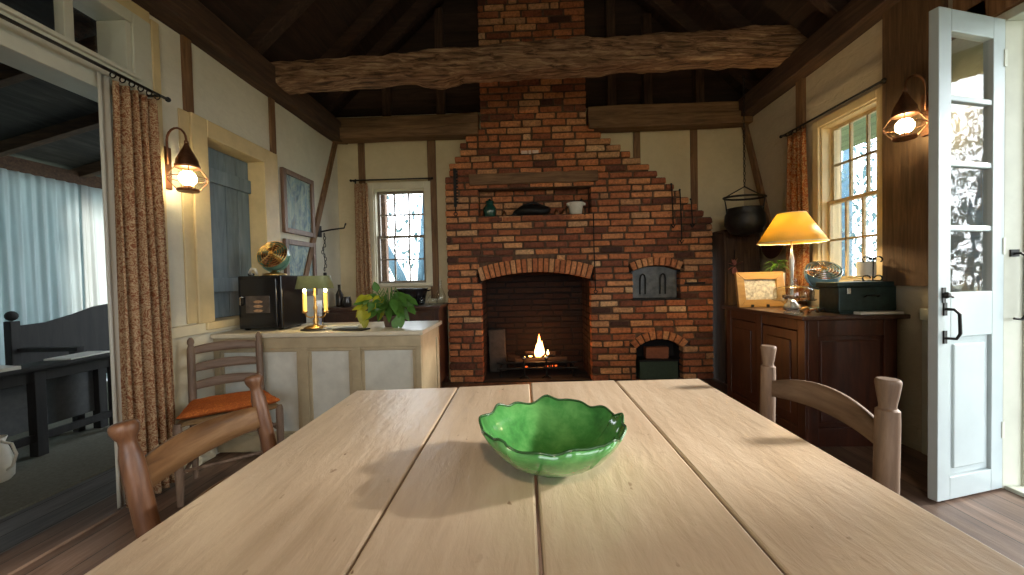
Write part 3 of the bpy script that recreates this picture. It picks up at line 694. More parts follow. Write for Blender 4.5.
for i, (x, z0, z1, nm, lb) in enumerate(((1.535, 1.58, 2.03, 'skewer', 'leftmost black iron rod hanging on the right shoulder'), (1.62, 1.42, 1.97, 'poker', 'longest middle black iron poker hanging on the right shoulder'), (1.73, 1.58, 1.87, 'toasting_fork', 'short rightmost iron fork hanging on the right shoulder'))):
    t = thing(nm, lb, 'fire tool', (x, 4.08, z0), group='irons hanging on the right brick shoulder')
    MB().tube([(x, 4.08, z1), (x+.01, 4.08, (z0+z1)/2), (x+.012, 4.08, z0+.03)], .006, 6).build('shaft', M['iron'], t)
    MB().tube([(x-.008, 4.08, z0+.04), (x+.012, 4.08, z0), (x+.03, 4.08, z0+.03)], .007, 6).build('hook', M['iron'], t)
    MB().ball((x, 4.085, z1), .011).build('eyelet', M['iron'], t, smooth=True)
t = thing('trivet', 'black triangular iron trivet leaning on the lowest brick step', 'trivet', (1.84, 4.12, 1.60))
MB().prism([(1.73, 1.622), (1.94, 1.622), (1.835, 1.72)], 4.13, 4.145).build('plate', M['iron'], t, bevel=.004)
tag(MB().box(1.66, 1.86, 4.06, 4.10, 1.0, 1.018).build('iron_latch', M['iron'], bevel=.003), 'small black iron bar fixed beside the upper oven', 'latch')
# niche objects
t = thing('glazed_jar', 'dark green glazed jar at the left end of the brick niche', 'jar', (-.35, 4.2, 1.745))
MB().lathe([(.045,0),(.06,.02),(.072,.07),(.07,.11),(.05,.14),(.042,.15),(.046,.165),(.04,.166),(.036,.15)], 20, (-.35, 4.2, 1.745)).build('body', plain('green_glaze', (.015,.07,.05), .12, coat=.6), t, smooth=True)
MB().lathe([(.05,0),(.045,.02),(.012,.03),(.012,.045),(.001,.048)], 16, (-.35, 4.2, 1.912)).build('lid', plain('green_glaze_lid', (.01,.05,.035), .15), t, smooth=True)
MB().lathe([(.03,0),(.035,.04),(.025,.06),(.024,.06)], 14, (-.25, 4.17, 1.745))
t = thing('iron_kettle', 'low wide black cast iron kettle in the middle of the niche', 'kettle', (.1, 4.2, 1.745))
MB().ball((.10, 4.2, 1.812), .068, 18, 9, sx=2.9, sy=1.1, sz=1, wob=.12).build('body', M['iron'], t, smooth=True)
MB().tube([(-.03, 4.2, 1.85), (.03, 4.2, 1.88), (.12, 4.2, 1.905), (.2, 4.2, 1.87), (.23, 4.2, 1.84)], .014, 8).build('handle', M['iron'], t, smooth=True)
MB().tube([(-.04, 4.19, 1.79), (-.10, 4.19, 1.775), (-.14, 4.19, 1.76)], [.02,.014,.01], 8).build('spout', M['iron'], t, smooth=True)
for i, (x, r) in enumerate(((-.2, .028), (.36, .03), (.44, .03))):
    tag(MB().lathe([(r*.7,0),(r,.03),(r*.8,.055),(r*.4,.07),(r*.4,.078),(.001,.08)], 14, (x, 4.19, 1.745)).build('small_pot', M['copper'], smooth=True), ['small dark pot beside the green jar', 'small dark pot right of the black kettle', 'small dark pot next to the white mortar'][i], 'pot', 'small dark pots in the niche')
t = thing('mortar', 'white ceramic mortar with side lugs at the right of the niche', 'mortar', (.565, 4.19, 1.745))
MB().lathe([(.052,0),(.06,.01),(.078,.10),(.092,.118),(.092,.14),(.082,.142),(.07,.11),(.05,.03),(.001,.02)], 24, (.565, 4.19, 1.745), caps=False).build('bowl', M['ceramic_w'], t, smooth=True)
for a in (PI*1.15, PI*1.85): MB().box(-.018, .018, -.014, .014, -.012, .014, rot=Matrix.Rotation(a, 3, 'Z')).build('lug', M['ceramic_w'], t, off=(-(.09*math.cos(a)), -(.09*math.sin(a)), -.118), bevel=.006)
tag(MB().tube([(.575, 4.19, 1.79), (.60, 4.2, 1.86), (.635, 4.21, 1.93)], [.016,.011,.014], 10).build('pestle', M['iron'], smooth=True), 'dark pestle standing in the white mortar', 'pestle')

# ------------------------------------------------------------------ dining table
t = thing('dining_table', 'large worn cream-painted plank dining table in the foreground', 'table', (0, .45, 0))
tp = MB(); xs = [(-.548, -.2235), (-.2195, .0105), (.0155, .295), (.2995, .578)]; ye = [(1.235, 1.255), (1.258, 1.285), (1.30, 1.315), (1.305, 1.32)]
for (a, b_), (e0, e1) in zip(xs, ye):
    tp.add([(a,-.55,.72),(b_,-.55,.72),(b_,e1,.72),(a,e0,.72),(a,-.55,.75),(b_,-.55,.75),(b_,e1,.75),(a,e0,.75)], [(0,3,2,1),(4,5,6,7),(0,1,5,4),(1,2,6,5),(2,3,7,6),(3,0,4,7)])
tp.build('tabletop', M['table'], t, bevel=.004)
a = MB().box(-.48, -.455, -.45, 1.15, .61, .719).box(.485, .51, -.45, 1.18, .61, .719).box(-.455, .485, 1.13, 1.155, .61, .719).box(-.455, .485, -.45, -.425, .61, .719); a.box(-.1, .0, -.4, 1.12, .70, .719).box(.25, .34, -.4, 1.12, .70, .719).box(-.27, -.18, -.4, 1.12, .7, .719)
a.build('apron', M['cframe'], t, bevel=.003)
for (x, y) in ((-.44, 1.10), (.47, 1.12), (-.44, -.40), (.47, -.40)):
    MB().lathe([(.02,0),(.026,.03),(.022,.08),(.032,.45),(.036,.52),(.028,.55),(.04,.58),(.042,.61),(.042,.715)], 14, (x, y, 0)).build('leg', M['cframe'], t, smooth='auto')
# bowl
def bowl():
    n = 192; t = thing('ruffled_bowl', 'green glazed ceramic bowl with a ruffled leaf rim on the table', 'bowl', (.045, .715, .7505))
    out = [(.001,.0),(.038,0),(.046,.002),(.050,.006),(.078,.02),(.102,.038),(.120,.060),(.132,.082)]
    inn = [(.126,.082),(.113,.060),(.095,.040),(.070,.024),(.04,.012),(.001,.010)]
    def fn(r, z, a):
        k = max(0, (z-.03)/.055); k2 = k*k
        s = .5*math.sin(a*13+.6*math.sin(a*3)) + .3*math.sin(a*8+2)+.12*math.sin(a*21)
        ov = 0
        for ph in (0.3, 1.55, 2.8, 4.05, 5.3):  # overlapping leaf folds
            d = (a-ph) % (2*PI)
            if d < .5: ov = max(ov, (1-d/.5))
        rr = r*(1+.035*s*k2) + (.0035*ov if z > .012 else 0)*min(1, k*2+.4)
        return rr, z + (.0055*s + .003*math.sin(a*5+1))*k2*1.2
    MB().lathe(out+inn, n, (.045, .715, .7505), fn=fn, caps=False).build('bowl', bowlmat(), t, smooth=True)
    MB().grid(lambda u, v: (0,0,0), 1, 1)
    rim = []
    for i in range(160):
        a = 2*PI*i/160; rr, zz = fn(.1295, .084, a); rim.append((.045+rr*math.cos(a), .715+rr*math.sin(a), .7505+zz))
    MB().tube(rim, .0022, 6, closed=True).build('rim_edge', plain('dark_rim_glaze', (.03,.09,.03), .25), t, smooth=True)
def bowlmat():
    m, nt, b = new('green_bowl_glaze'); v = coords(nt); f = nz(nt, v, 14, 6, .65, .3)
    nt.links.new(ramp(nt, f, [(.28, (.03,.13,.035)), (.5, (.07,.27,.07)), (.72, (.16,.42,.13))]), b.inputs['Base Color'])
    b.inputs['Roughness'].default_value = .14; b.inputs['Coat Weight'].default_value = .5; b.inputs['Coat Roughness'].default_value = .05
    bump(nt, b, nz(nt, v, 60, 3), .15, .002); return m
bowl()

# ------------------------------------------------------------------ ladderback chairs (local +x = front, origin under the seat back)
def ladderback(label, loc, rz, style, W=.36, Wf=.42, D=.36, H=.85, seat=.43, lean=.12, r=.0205, slats=None, wm=None, sm=None, nm='ladderback_chair', group=None):
    t = thing(nm, label, 'chair', loc, rz, group, w=False); wm = wm or M['chair']; sm = sm or M['chair_slat']
    def bx(z): return -lean*(z-seat) if z > seat else .0
    for s in (-1, 1):
        y = s*W/2; pr = []; hb = H-.065
        pts = [(bx(z), y, z) for z in (0, .2, seat, .6, hb-.03, hb)]; rad = [r*.72, r*.9, r, r, r*1.0, r*.96]
        if style == 'button': top = [(hb+.010, r*.84), (hb+.022, r*.72), (hb+.032, r*.74), (hb+.040, r*.98), (hb+.048, r*1.16), (hb+.056, r*1.20), (H-.003, r*1.1), (H, r*.85)]
        elif style == 'cup': top = [(hb+.004, r*.72), (hb+.010, r*.70), (hb+.03, r*.86), (hb+.055, r*1.02), (H-.004, r*1.02), (H, r*.9)]
        else: top = [(hb+.01, r*.8), (hb+.02, r*.65), (hb+.035, r*.9), (hb+.05, r*.8), (H, r*.3)]
        pts += [(bx(z), y, z) for z, _ in top]; rad += [q for _, q in top]
        MB().tube(pts, rad, 16).build('back_post', wm, t, smooth='auto')
        MB().tube([(D, s*Wf/2, 0), (D, s*Wf/2, .15), (D, s*Wf/2, seat-.01), (D, s*Wf/2, seat+.012)], [r*.7, r*.95, r, r*.7], 12).build('leg', wm, t, smooth='auto')
        for z in (.13, .27): MB().tube([(bx(z), y, z), (D/2, s*(W+Wf)/4, z), (D, s*Wf/2, z)], [.008,.0105,.008], 8).build('rung', wm, t, smooth=True)
    for z in (.17, .31): MB().tube([(D, -Wf/2, z), (D, 0, z), (D, Wf/2, z)], [.008,.011,.008], 8).build('rung', wm, t, smooth=True)
    MB().tube([(0, -W/2, .2), (0, W/2, .2)], .009, 8).build('rung', wm, t, smooth=True)
    for (z0, hh, arch) in slats:
        def g(u, v, z0=z0, hh=hh, arch=arch):
            y = -W/2+W*u; k = 1-(2*u-1)**2; z = z0 + hh*v*(.86+.14*k) + arch*k*(.55+.45*v)
            return (bx(z)-.022*k-.0, y, z)
        m = MB().grid(g, 16, 3); m.build('slat', sm, t, smooth=True, solid=.011)
    def sg(sgn):
        def g(u, v):
            x = -.012+u*(D+.024); w = W+(Wf-W)*u; y = (v-.5)*(w+.03); e = min(u, 1-u, v, 1-v)
            wv = .0022*math.sin((u if abs(v-.5) > abs(u-.5) else v)*70)
            return (x, y, seat + sgn*(.016+.0)*min(1, e*8) - (.012*math.sin(PI*u)*math.sin(PI*v) if sgn > 0 else 0) + wv*(e > 0))
        return g
    m = MB().grid(sg(1), 30, 30).grid(sg(-1), 30, 30); m.build('seat', M['rush'], t, smooth=True)
    return t
ladderback('brown ladderback chair with button-topped posts pushed in at the left of the table', (-.672, .875, 0), 0, 'button', W=.35, H=.848, lean=.20, r=.0185, slats=[(.708, .064, .006), (.56, .06, .012)])
ladderback('weathered ladderback chair with cup-topped posts at the right of the table', (.748, 1.035, 0), PI, 'cup', W=.40, H=.872, lean=.02, r=.021, slats=[(.715, .052, .034), (.55, .055, .02)], wm=M['gchair'], sm=M['gslat'])
rc = R(-50)
ladderback('grey-brown ladderback chair with an orange cushion in front of the counter', (-1.775, 2.255, 0), rc, 'plain', W=.33, Wf=.44, D=.32, H=.80, seat=.40, lean=.12, r=.0195, slats=[(.70, .05, .012), (.60, .05, .012), (.50, .05, .012)], wm=M['gchair'], sm=M['gslat'])
cu = bpy.data.objects
def cush(u, v, s):
    x = .0+.33*u; w = .35+.10*u; y = (v-.5)*w; e = min(u, 1-u, v, 1-v)
    return (x, y, .425 + s*.022*min(1, (e*7))**.5 + .006*noise.noise(Vector((u*5, v*5, s))))
c = MB().grid(lambda u, v: cush(u, v, 1), 24, 24).grid(lambda u, v: cush(u, v, -1), 24, 24)
c = tag(c.build('seat_cushion', M['orange'], smooth=True), 'rust orange cushion lying on the grey-brown ladderback chair', 'cushion'); c.location = (-1.775, 2.255, .016); c.rotation_euler = (0, 0, rc)

# ------------------------------------------------------------------ counter
t = thing('painted_counter', 'cream painted counter cabinet with three framed white panels along the left', 'counter', (-1.35, 2.75, 0))
cx0, cx1, cy0, cy1, ch_ = XL+.002, -.665, 2.45, 3.0, .785
MB().box(cx0+.004, cx1-.012, cy0+.03, cy1-.02, .02, ch_-.03).build('carcass', M['cpanel'], t)
f = MB(); z0, z1 = .05, ch_-.03
f.box(cx0, cx1, cy0, cy0+.028, z1-.075, z1).box(cx0, cx1, cy0, cy0+.028, z0-.04, z0+.07)
for (a, b_) in ((cx0, cx0+.04), (-1.455, -1.40), (-1.115, -1.055), (-.70, cx1)): f.box(a, b_, cy0, cy0+.028, z0+.07, z1-.075)
f.build('frame', M['cframe'], t, bevel=.003)
for (a, b_) in ((cx0+.04, -1.455), (-1.40, -1.115), (-1.055, -.70)):
    p = MB(); za, zb = z0+.07, z1-.075; p.box(a, b_, cy0+.016, cy0+.03, za, zb)
    o_ = p.build('panel', M['cpanel'], t)
    m = MB(); e = .022
    m.box(a, b_, cy0+.006, cy0+.016, zb-e, zb).box(a, b_, cy0+.006, cy0+.016, za, za+e).box(a, a+e, cy0+.006, cy0+.016, za+e, zb-e).box(b_-e, b_, cy0+.006, cy0+.016, za+e, zb-e); m.build('panel_moulding', M['cframe'], t, bevel=.005)
s = MB().box(cx1-.012, cx1, cy0+.03, cy0+.10, .01, z1).box(cx1-.012, cx1, cy1-.09, cy1-.02, .01, z1).box(cx1-.012, cx1, cy0+.1, cy1-.09, z1-.08, z1).box(cx1-.012, cx1, cy0+.1, cy1-.09, .01, .11).box(cx1-.02, cx1-.008, cy0+.1, cy1-.09, .1, z1-.07); s.build('end_panel', M['cframe'], t, bevel=.003)
MB().box(cx0, cx1+.02, cy0-.02, cy1+.01, ch_-.03, ch_).build('worktop', M['ctop'], t, bevel=.006)
CT = ch_+.0005
# black glass-fronted countertop oven
t = thing('toaster_oven', 'black glass-fronted countertop oven with bread inside on the left counter', 'oven', (-1.71, 2.72, CT))
x0, x1, y0, y1, h = -1.93, -1.63, 2.56, 2.86, .37
MB().box(x0, x1, y0+.012, y1, CT+.012, CT+h).box(x0+.02, x0+.05, y0+.03, y0+.06, CT, CT+.012).box(x1-.05, x1-.02, y0+.03, y0+.06, CT, CT+.012).box(x1-.05, x1-.02, y1-.06, y1-.03, CT, CT+.012).box(x0+.02, x0+.05, y1-.06, y1-.03, CT, CT+.012).build('body', M['black_en'], t, bevel=.008)
MB().box(x0+.02, x1-.03, y0, y0+.012, CT+.03, CT+h-.02).build('door', M['black_en'], t, bevel=.004)
MB().box(x0+.06, x1-.075, y0-.003, y0, CT+.12, CT+.235).build('window_glass', plain('smoked_glass', (.07,.055,.045), .1, var=.5, sc_=20), t, bevel=.002)
br = MB()
for z in (.125, .155, .185): br.ball((-1.785, y0-.002, CT+z+.01), .012, 12, 6, sx=3.4, sy=.15)
br.build('bread_slices', plain('toast', (.42,.24,.12), .8, var=.4, sc_=60), t, smooth=True)
MB().tube([(x0+.035, y0-.004, CT+.175), (x0+.035, y0-.02, CT+.18), (x0+.035, y0-.02, CT+.225), (x0+.06, y0-.02, CT+.23)], .006, 8).build('handle', M['chrome'], t, smooth=True)
# green fan
def fan(label, loc, tilt, yaw, bodymat, rad, base_h, cagemat, name='desk_fan', rearr=.8):
    t = thing(name, label, 'fan', loc, 0, w=False)
    Rm = Matrix.Rotation(yaw, 3, 'Z') @ Matrix.Rotation(tilt, 3, 'X')   # local -y is the face
    c = Vector((0, 0, base_h+rad*.9))
    def T(p): return c + Rm @ Vector(p)
    MB().lathe([(rad*.75,0),(rad*.72,.012),(rad*.3,.022),(rad*.16,.03),(rad*.14,base_h)], 20, (0,0,0)).build('base', bodymat if name != 'desk_fan' else M['brass'], t, smooth=True)
    a = [PI*1.0+PI*i/12 for i in range(13)]
    MB().tube([(math.cos(q)*rad*1.08, 0, c.z+math.sin(q)*rad*1.08) for q in a], .006, 8).build('bracket', bodymat, t, smooth=True)
    m = MB(); 
    prof = [(rad, -.03), (rad*1.0, .0), (rad*.96, .03), (rad*.8, .06), (rad*.5, .085), (.01, .095), (.01, .09), (rad*.48, .08), (rad*.77, .055), (rad*.94, .03), (rad*.97, -.03)]
    vs = []; sg = 28
    for r_, y_ in prof:
        for k in range(sg): vs.append(T((r_*math.cos(2*PI*k/sg), y_, r_*math.sin(2*PI*k/sg))))
    fs = [(i*sg+k, i*sg+(k+1)%sg, ((i+1) % len(prof))*sg+(k+1)%sg, ((i+1) % len(prof))*sg+k) for i in range(len(prof)) for k in range(sg)]
    m.add(vs, fs); m.build('housing', bodymat, t, smooth='auto')
    g = MB()
    for q in (.2, .36, .52, .68, .84, 1.0): g.tube([T((rad*q*math.cos(2*PI*k/24), -.03-.014*(1-q*q), rad*q*math.sin(2*PI*k/24))) for k in range(24)], rad*.026, 5, closed=True)
    for k in range(8): 
        an = 2*PI*k/8; g.tube([T((rad*.08*math.cos(an), -.044, rad*.08*math.sin(an))), T((rad*math.cos(an), -.03, rad*math.sin(an)))], rad*.026, 5)
    g.build('grille', cagemat, t)
    bl = MB()
    for k in range(4):
        an = 2*PI*k/4+.3
        def bf(u, v, an=an):
            r_ = rad*(.14+.72*u); w_ = (v-.5)*(.35+.9*u)*1.0; aa = an+w_
            return T((r_*math.cos(aa), (v-.5)*.022, r_*math.sin(aa)))
        bl.grid(bf, 5, 4)
    bl.build('blade', M['copper'], t, smooth=True, solid=.002)
    MB().tube([T((0, -.052, 0)), T((0, -.03, 0)), T((0, .06, 0))], [rad*.12, rad*.16, rad*.2], 12).build('motor', M['brass'], t, smooth='auto')
    return t
M['fan_green'] = plain('seafoam_enamel', (.17,.34,.25), .3, coat=.3); M['fan_blue'] = plain('blue_enamel', (.20,.38,.46), .35)
fan('seafoam green desk fan on top of the black countertop oven', (-1.755, 2.70, CT+.371), R(-26), R(4), M['fan_green'], .102, .045, M['brass'])
t = thing('power_cord', 'looped white cord with plug lying by the green fan', 'cord', (-1.80, 2.64, CT+.358))
MB().tube([(-1.895, 2.66, CT+.379), (-1.88, 2.62, CT+.395), (-1.85, 2.60, CT+.42), (-1.825, 2.60, CT+.415), (-1.818, 2.60, CT+.393), (-1.83, 2.62, CT+.38)], .009, 8).build('cable', M['ceramic_w'], t, smooth=True)
MB().box(-1.91, -1.885, 2.64, 2.68, CT+.372, CT+.39).build('plug', M['iron'], t, bevel=.004)
# bouillotte lamp
t = thing('candlestick_lamp', 'brass two-candle lamp with a green oblong metal shade on the counter', 'lamp', (-1.40, 2.60, CT))
lx, ly = -1.43, 2.62
MB().lathe([(.07,0),(.075,.006),(.06,.014),(.02,.022),(.012,.035),(.02,.05),(.012,.065),(.009,.12),(.014,.14),(.008,.16),(.006,.35)], 20, (lx, ly, CT+.004)).build('base', M['brass'], t, smooth=True)
arm = MB()
for s in (-1, 1): arm.tube([(lx, ly, CT+.09), (lx+s*.03, ly, CT+.075), (lx+s*.062, ly, CT+.085), (lx+s*.073, ly, CT+.11)], .005, 8).lathe([(.006,0),(.018,.006),(.02,.012),(.012,.02)], 12, (lx+s*.073, ly, CT+.105))
arm.build('arm', M['brass'], t, smooth=True)
for s in (-1, 1):
    MB().tube([(lx+s*.073, ly, CT+.12), (lx+s*.073, ly, CT+.245)], .0125, 12).build('candle', plain('yellow_candle', (.80,.62,.16), .4, emit=(1,.62,.1), es=.5), t, smooth='auto')
    MB().ball((lx+s*.073, ly, CT+.262), .010, 8, 6, sz=1.4).build('bulb', emis('warm_bulb', (1,.78,.45), 25), t)
shp = MB()
def ov(sx, sy, z, n=36): return [(lx+math.copysign(abs(math.cos(a))**.6, math.cos(a))*sx, ly+math.copysign(abs(math.sin(a))**.6, math.sin(a))*sy, z) for a in [2*PI*i/n for i in range(n)]]
A_, B_ = ov(.100, .06, CT+.36), ov(.118, .073, CT+.275); n = 36
shp.add(A_+B_, [(i, (i+1)%n, n+(i+1)%n, n+i) for i in range(n)] + [tuple(range(n))])
M['shade_g'] = plain('green_tole', (.26,.29,.13), .45, var=.12)
shp.build('lamp_shade', M['shade_g'], t, solid=.003, smooth='auto')
tag(MB().lathe([(.09,0),(.10,.004),(.095,.006),(.001,.003)], 24, (-1.40, 2.575, CT)).build('tray', M['iron'], smooth=True), 'thin dark round tray under the candle lamp', 'tray').location.z -= 0
tag(MB().box(-1.50, -1.44, 2.72, 2.726, CT, CT+.19, rot=Matrix.Rotation(R(-8), 3, 'X')).build('blue_card', plain('blue_card', (.16,.2,.36), .6, var=.5, sc_=25), bevel=.001), 'narrow blue card standing behind the candle lamp', 'card')
for i, (x, y, a, m_, lb) in enumerate(((-1.25, 2.58, .15, 'greypaper', 'grey magazine lying on the counter right of the lamp'), (-1.14, 2.52, -.2, 'iron', 'thin dark folder lying on the counter beside the plant'), (-1.27, 2.66, .3, 'paper', 'white paper lying behind the grey magazine'))):
    tag(MB().box(-.11, .11, -.045, .045, 0, .005+.003*i).build('magazine' if i == 0 else 'folder' if i == 1 else 'paper_sheet', M[m_], bevel=.001), lb, 'paper').location = (x, y, CT)
    bpy.context.scene.collection.objects[-1].rotation_euler = (0, 0, a)
# plants
def leafgeo(mb, base, dirv, L, W, droop, up=Vector((0,0,1)), mi=0):
    d = Vector(dirv).normalized(); side = d.cross(up)
    if side.length < .05: side = Vector((1,0,0))
    side.normalize(); n = side.cross(d)
    prof = [(0,.02),(.15,.5),(.35,1),(.6,.85),(.82,.45),(1,.02)]; vs = []
    for (u, w) in prof:
        c = Vector(base) + d*L*u - Vector((0,0,1))*droop*u*u*L
        vs += [c - side*W*w/2 + n*W*.12*w, c, c + side*W*w/2 + n*W*.12*w]
    fs = []
    for i in range(len(prof)-1):
        o = i*3; fs += [(o, o+1, o+4, o+3), (o+1, o+2, o+5, o+4)]
    mb.add(vs, fs, mi)
px, py = -.93, 2.66
t = thing('trailing_plant', 'trailing green and yellow leafed plant in a pot on the counter', 'plant', (px, py, CT))
MB().lathe([(.035,0),(.045,.05),(.05,.075),(.045,.078),(.04,.06),(.001,.058)], 20, (px, py, CT)).build('pot', plain('brown_pot', (.10,.06,.045), .5), t, smooth='auto')
lf = MB(); stm = MB(); random.seed(11)
for i in range(62):
    a = random.uniform(0, 2*PI); rr = random.uniform(.03, .19); hz = random.uniform(.03, .20)
    if math.cos(a) > 0: rr *= .75
    c0 = Vector((px, py, CT+.06)); c1 = Vector((px+rr*.6*math.cos(a), py+rr*.35*math.sin(a), CT+.08+hz)); c2 = Vector((px+rr*math.cos(a), py+rr*.6*math.sin(a), CT+.08+hz*.75))
    stm.tube([c0, c1, c2], .0022, 5)
    left = math.cos(a) < -.45
    leafgeo(lf, c2, (math.cos(a), math.sin(a)*.5-.25, random.uniform(-1.1, .2)), random.uniform(.07, .10), random.uniform(.045, .062), .3, up=Vector((random.uniform(-.5,.5), -1, .7)), mi=1 if (left and random.random() < .6) else 0)
for (x, z, w) in ((-1.10, .12, 1), (-1.075, .08, 1), (-.85, .09, 0), (-.83, .08, 0), (-.87, .07, 0), (-.99, .24, 0)):
    leafgeo(lf, (x, 2.60, CT+z), (-.1, -.1, -1 if z < .2 else .6), .085, .052, .1, up=Vector((.2, -1, .2)), mi=w)
stm.build('stem', M['leaf'], t); lf.build('foliage', [M['leaf'], M['leaf_y']], t, smooth=True)
# pictures on the left wall
def picture(label, y0, y1, z0, z1, seedm):
    t = thing('framed_picture', label, 'picture', (XL, (y0+y1)/2, z0), group=None); e = .045
    MB().box(XL, XL+.03, y0, y0+e, z0, z1).box(XL, XL+.03, y1-e, y1, z0, z1).box(XL, XL+.03, y0+e, y1-e, z1-e, z1).box(XL, XL+.03, y0+e, y1-e, z0, z0+e).build('frame', M['pic_frame'], t, bevel=.005)
    m, nt, b = new('painting'); v = coords(nt, (1,1,.6)); f = nz(nt, v, 7+seedm, 5, .6, 1.5); g = nz(nt, coords(nt, (1, 6, .7)), 4+seedm, 3)
    c = ramp(nt, f, [(.30, (.015,.03,.05)), (.44, (.05,.15,.27)), (.52, (.30,.40,.36)), (.60, (.07,.22,.36)), (.75, (.45,.45,.36))])
    nt.links.new(mixc(nt, .35, c, ramp(nt, g, [(.4, (.10,.16,.12)), (.6, (.55,.58,.42))])), b.inputs['Base Color']); b.inputs['Roughness'].default_value = .6
    MB().box(XL+.004, XL+.012, y0+e-.003, y1-e+.003, z0+e-.003, z1-e+.003).build('painting', m, t)
picture('upper framed blue-green painting on the left wall', 3.22, 3.70, 1.53, 2.075, 0)
picture('lower framed bright blue painting behind the green fan', 3.22, 3.70, .98, 1.478, 2)
# iron hook arm with chain
t = thing('wall_hook', 'black iron hook arm with hanging chain on the left wall brace', 'hook', (XL+.02, 3.80, 1.60))
MB().tube([(XL+.02, 3.80, 1.60), (XL+.09, 3.88, 1.63), (XL+.20, 3.93, 1.65), (XL+.22, 3.93, 1.70)], .008, 8).box(XL, XL+.02, 3.77, 3.83, 1.55, 1.66).build('arm', M['iron'], t)
cn = MB()
for i in range(11):
    z = 1.57-.034*i; c = (XL+.055+.012*math.sin(i), 3.80+.01*math.cos(i*2), z); w = .006
    cn.tube([(c[0]+(.011*math.cos(a) if i % 2 else 0), c[1]+(0 if i % 2 else .011*math.cos(a)), z+.02*math.sin(a)) for a in [2*PI*q/8 for q in range(8)]], .0035, 5, closed=True)
cn.build('chain', M['iron'], t)
MB().box(XL+.04, XL+.07, 3.785, 3.815, 1.06, 1.20).build('weight', M['iron'], t, bevel=.01)

# ------------------------------------------------------------------ back-left sideboard and pots
t = thing('dark_sideboard', 'long reddish dark wood sideboard below the back window', 'sideboard', (-1.42, 3.98, 0))
x0, x1, y0, y1, h = -1.99, -.84, 3.76, 4.22, .85
MB().box(x0, x1, y0+.02, y1, .08, h-.03).box(x0, x0+.05, y0+.02, y0+.07, 0, .1).box(x1-.05, x1, y0+.02, y0+.07, 0, .1).box(x0, x0+.05, y1-.07, y1, 0, .1).box(x1-.05, x1, y1-.07, y1, 0, .1).build('body', M['mahog_z'], t, bevel=.004)
for i in range(3):
    a = x0+.03+i*.367; dr = MB().box(a, a+.35, y0, y0+.02, .60, .80).build('drawer', M['mahog_x'], t, bevel=.005)
    MB().ball((a+.175, y0-.012, .72), .02).build('knob', M['iron'], dr, smooth=True)
    MB().box(a, a+.35, y0, y0+.02, .12, .57).build('door', M['mahog_z'], t, bevel=.005)
MB().box(x0-.01, x1+.02, y0-.02, y1+.01, h-.03, h).build('top', M['mahog_x'], t, bevel=.006)
t = thing('roasting_pot', 'black oval roasting pot under the back window', 'pot', (-1.12, 3.98, h))
MB().lathe([(.11,0),(.125,.01),(.145,.11),(.158,.155),(.165,.165),(.158,.17),(.15,.16),(.13,.03),(.001,.02)], 28, (-1.15, 3.97, h+.001), sy=.75, caps=False).build('body', M['black_en'], t, smooth=True)
for s in (-1, 1): MB().tube([(-1.15+s*.155, 3.94, h+.14), (-1.15+s*.19, 3.95, h+.15), (-1.15+s*.19, 3.99, h+.15), (-1.15+s*.155, 4.0, h+.14)], .007, 6).build('handle', M['black_en'], t, smooth=True)
for i, (x, y, pr, lb, nm) in enumerate(((-.93, 3.93, [(.04,0),(.05,.02),(.055,.05),(.045,.08),(.03,.09),(.032,.10)], 'squat glass jar right of the roasting pot', 'glass_jar'), (-.865, 4.0, [(.035,0),(.05,.03),(.05,.09),(.03,.14),(.016,.18),(.018,.24),(.022,.245)], 'tall glass decanter beside the chimney bricks', 'decanter'), (-1.90, 3.95, [(.035,0),(.038,.02),(.038,.12),(.014,.17),(.014,.22),(.017,.225)], 'dark glass bottle in the back left corner', 'bottle'), (-1.80, 3.9, [(.04,0),(.045,.05),(.035,.09),(.036,.10)], 'small dark jar next to the corner bottle', 'small_jar'), (-1.02, 3.84, [(.02,0),(.024,.03),(.022,.07),(.018,.075)], 'tiny clear glass in front of the roasting pot', 'glass_tumbler'))):
    tag(MB().lathe(pr, 20, (x, y, h+.001)).build(nm, M['cglass'] if i in (0, 1, 4) else plain('dark_bottle', (.03,.025,.02), .15), smooth=True), lb, nm.split('_')[-1])
# ------------------------------------------------------------------ right sideboard
t = thing('mahogany_sideboard', 'dark mahogany panelled sideboard along the right wall', 'sideboard', (2.03, 2.95, 0))
x0, x1, y0, y1, h = 1.74, 2.30, 2.475, 3.42, .825
MB().box(x0+.018, x1, y0+.018, y1, .0, h-.028).build('carcass', M['mahog_z'], t, bevel=.004)
f = MB()
for a in (y0, 2.92, y1-.07): f.box(x0, x0+.018, a, a+.07, .0, h-.028)
for a, b_ in ((y0+.07, 2.92), (2.99, y1-.07)): f.box(x0+.001, x0+.018, a, b_, .0, .10).box(x0+.001, x0+.018, a, b_, h-.10, h-.028)
f.box(x0+.0185, x0+.08, y0, y0+.018, 0, h-.028).box(x1-.08, x1, y0, y0+.018, 0, h-.028).box(x0+.08, x1-.08, y0+.001, y0+.018, h-.13, h-.028).box(x0+.08, x1-.08, y0+.001, y0+.018, 0, .12)
f.build('face_frame', M['mahog_z'], t, bevel=.004)
e = MB().box(x0+.10, x1-.10, y0+.006, y0+.02, .15, h-.16); e.build('end_panel', M['mahog_z'], t, bevel=.012)
for a, b_ in ((y0+.075, 2.915), (2.995, y1-.075)):
    d = MB().box(x0+.004, x0+.02, a, b_, .105, h-.105).box(x0-.004, x0+.005, a+.06, b_-.06, .17, h-.17).build('door', M['mahog_z'], t, bevel=.006)
    MB().ball((x0-.012, b_-.035 if a < 2.6 else a+.035, .48), .014).build('knob', M['iron'], d, smooth=True)
MB().box(x0-.03, XR-.003, y0-.025, y1+.02, h-.028, h).build('top', M['mahog_x'], t, bevel=.006)
ST = h+.0008
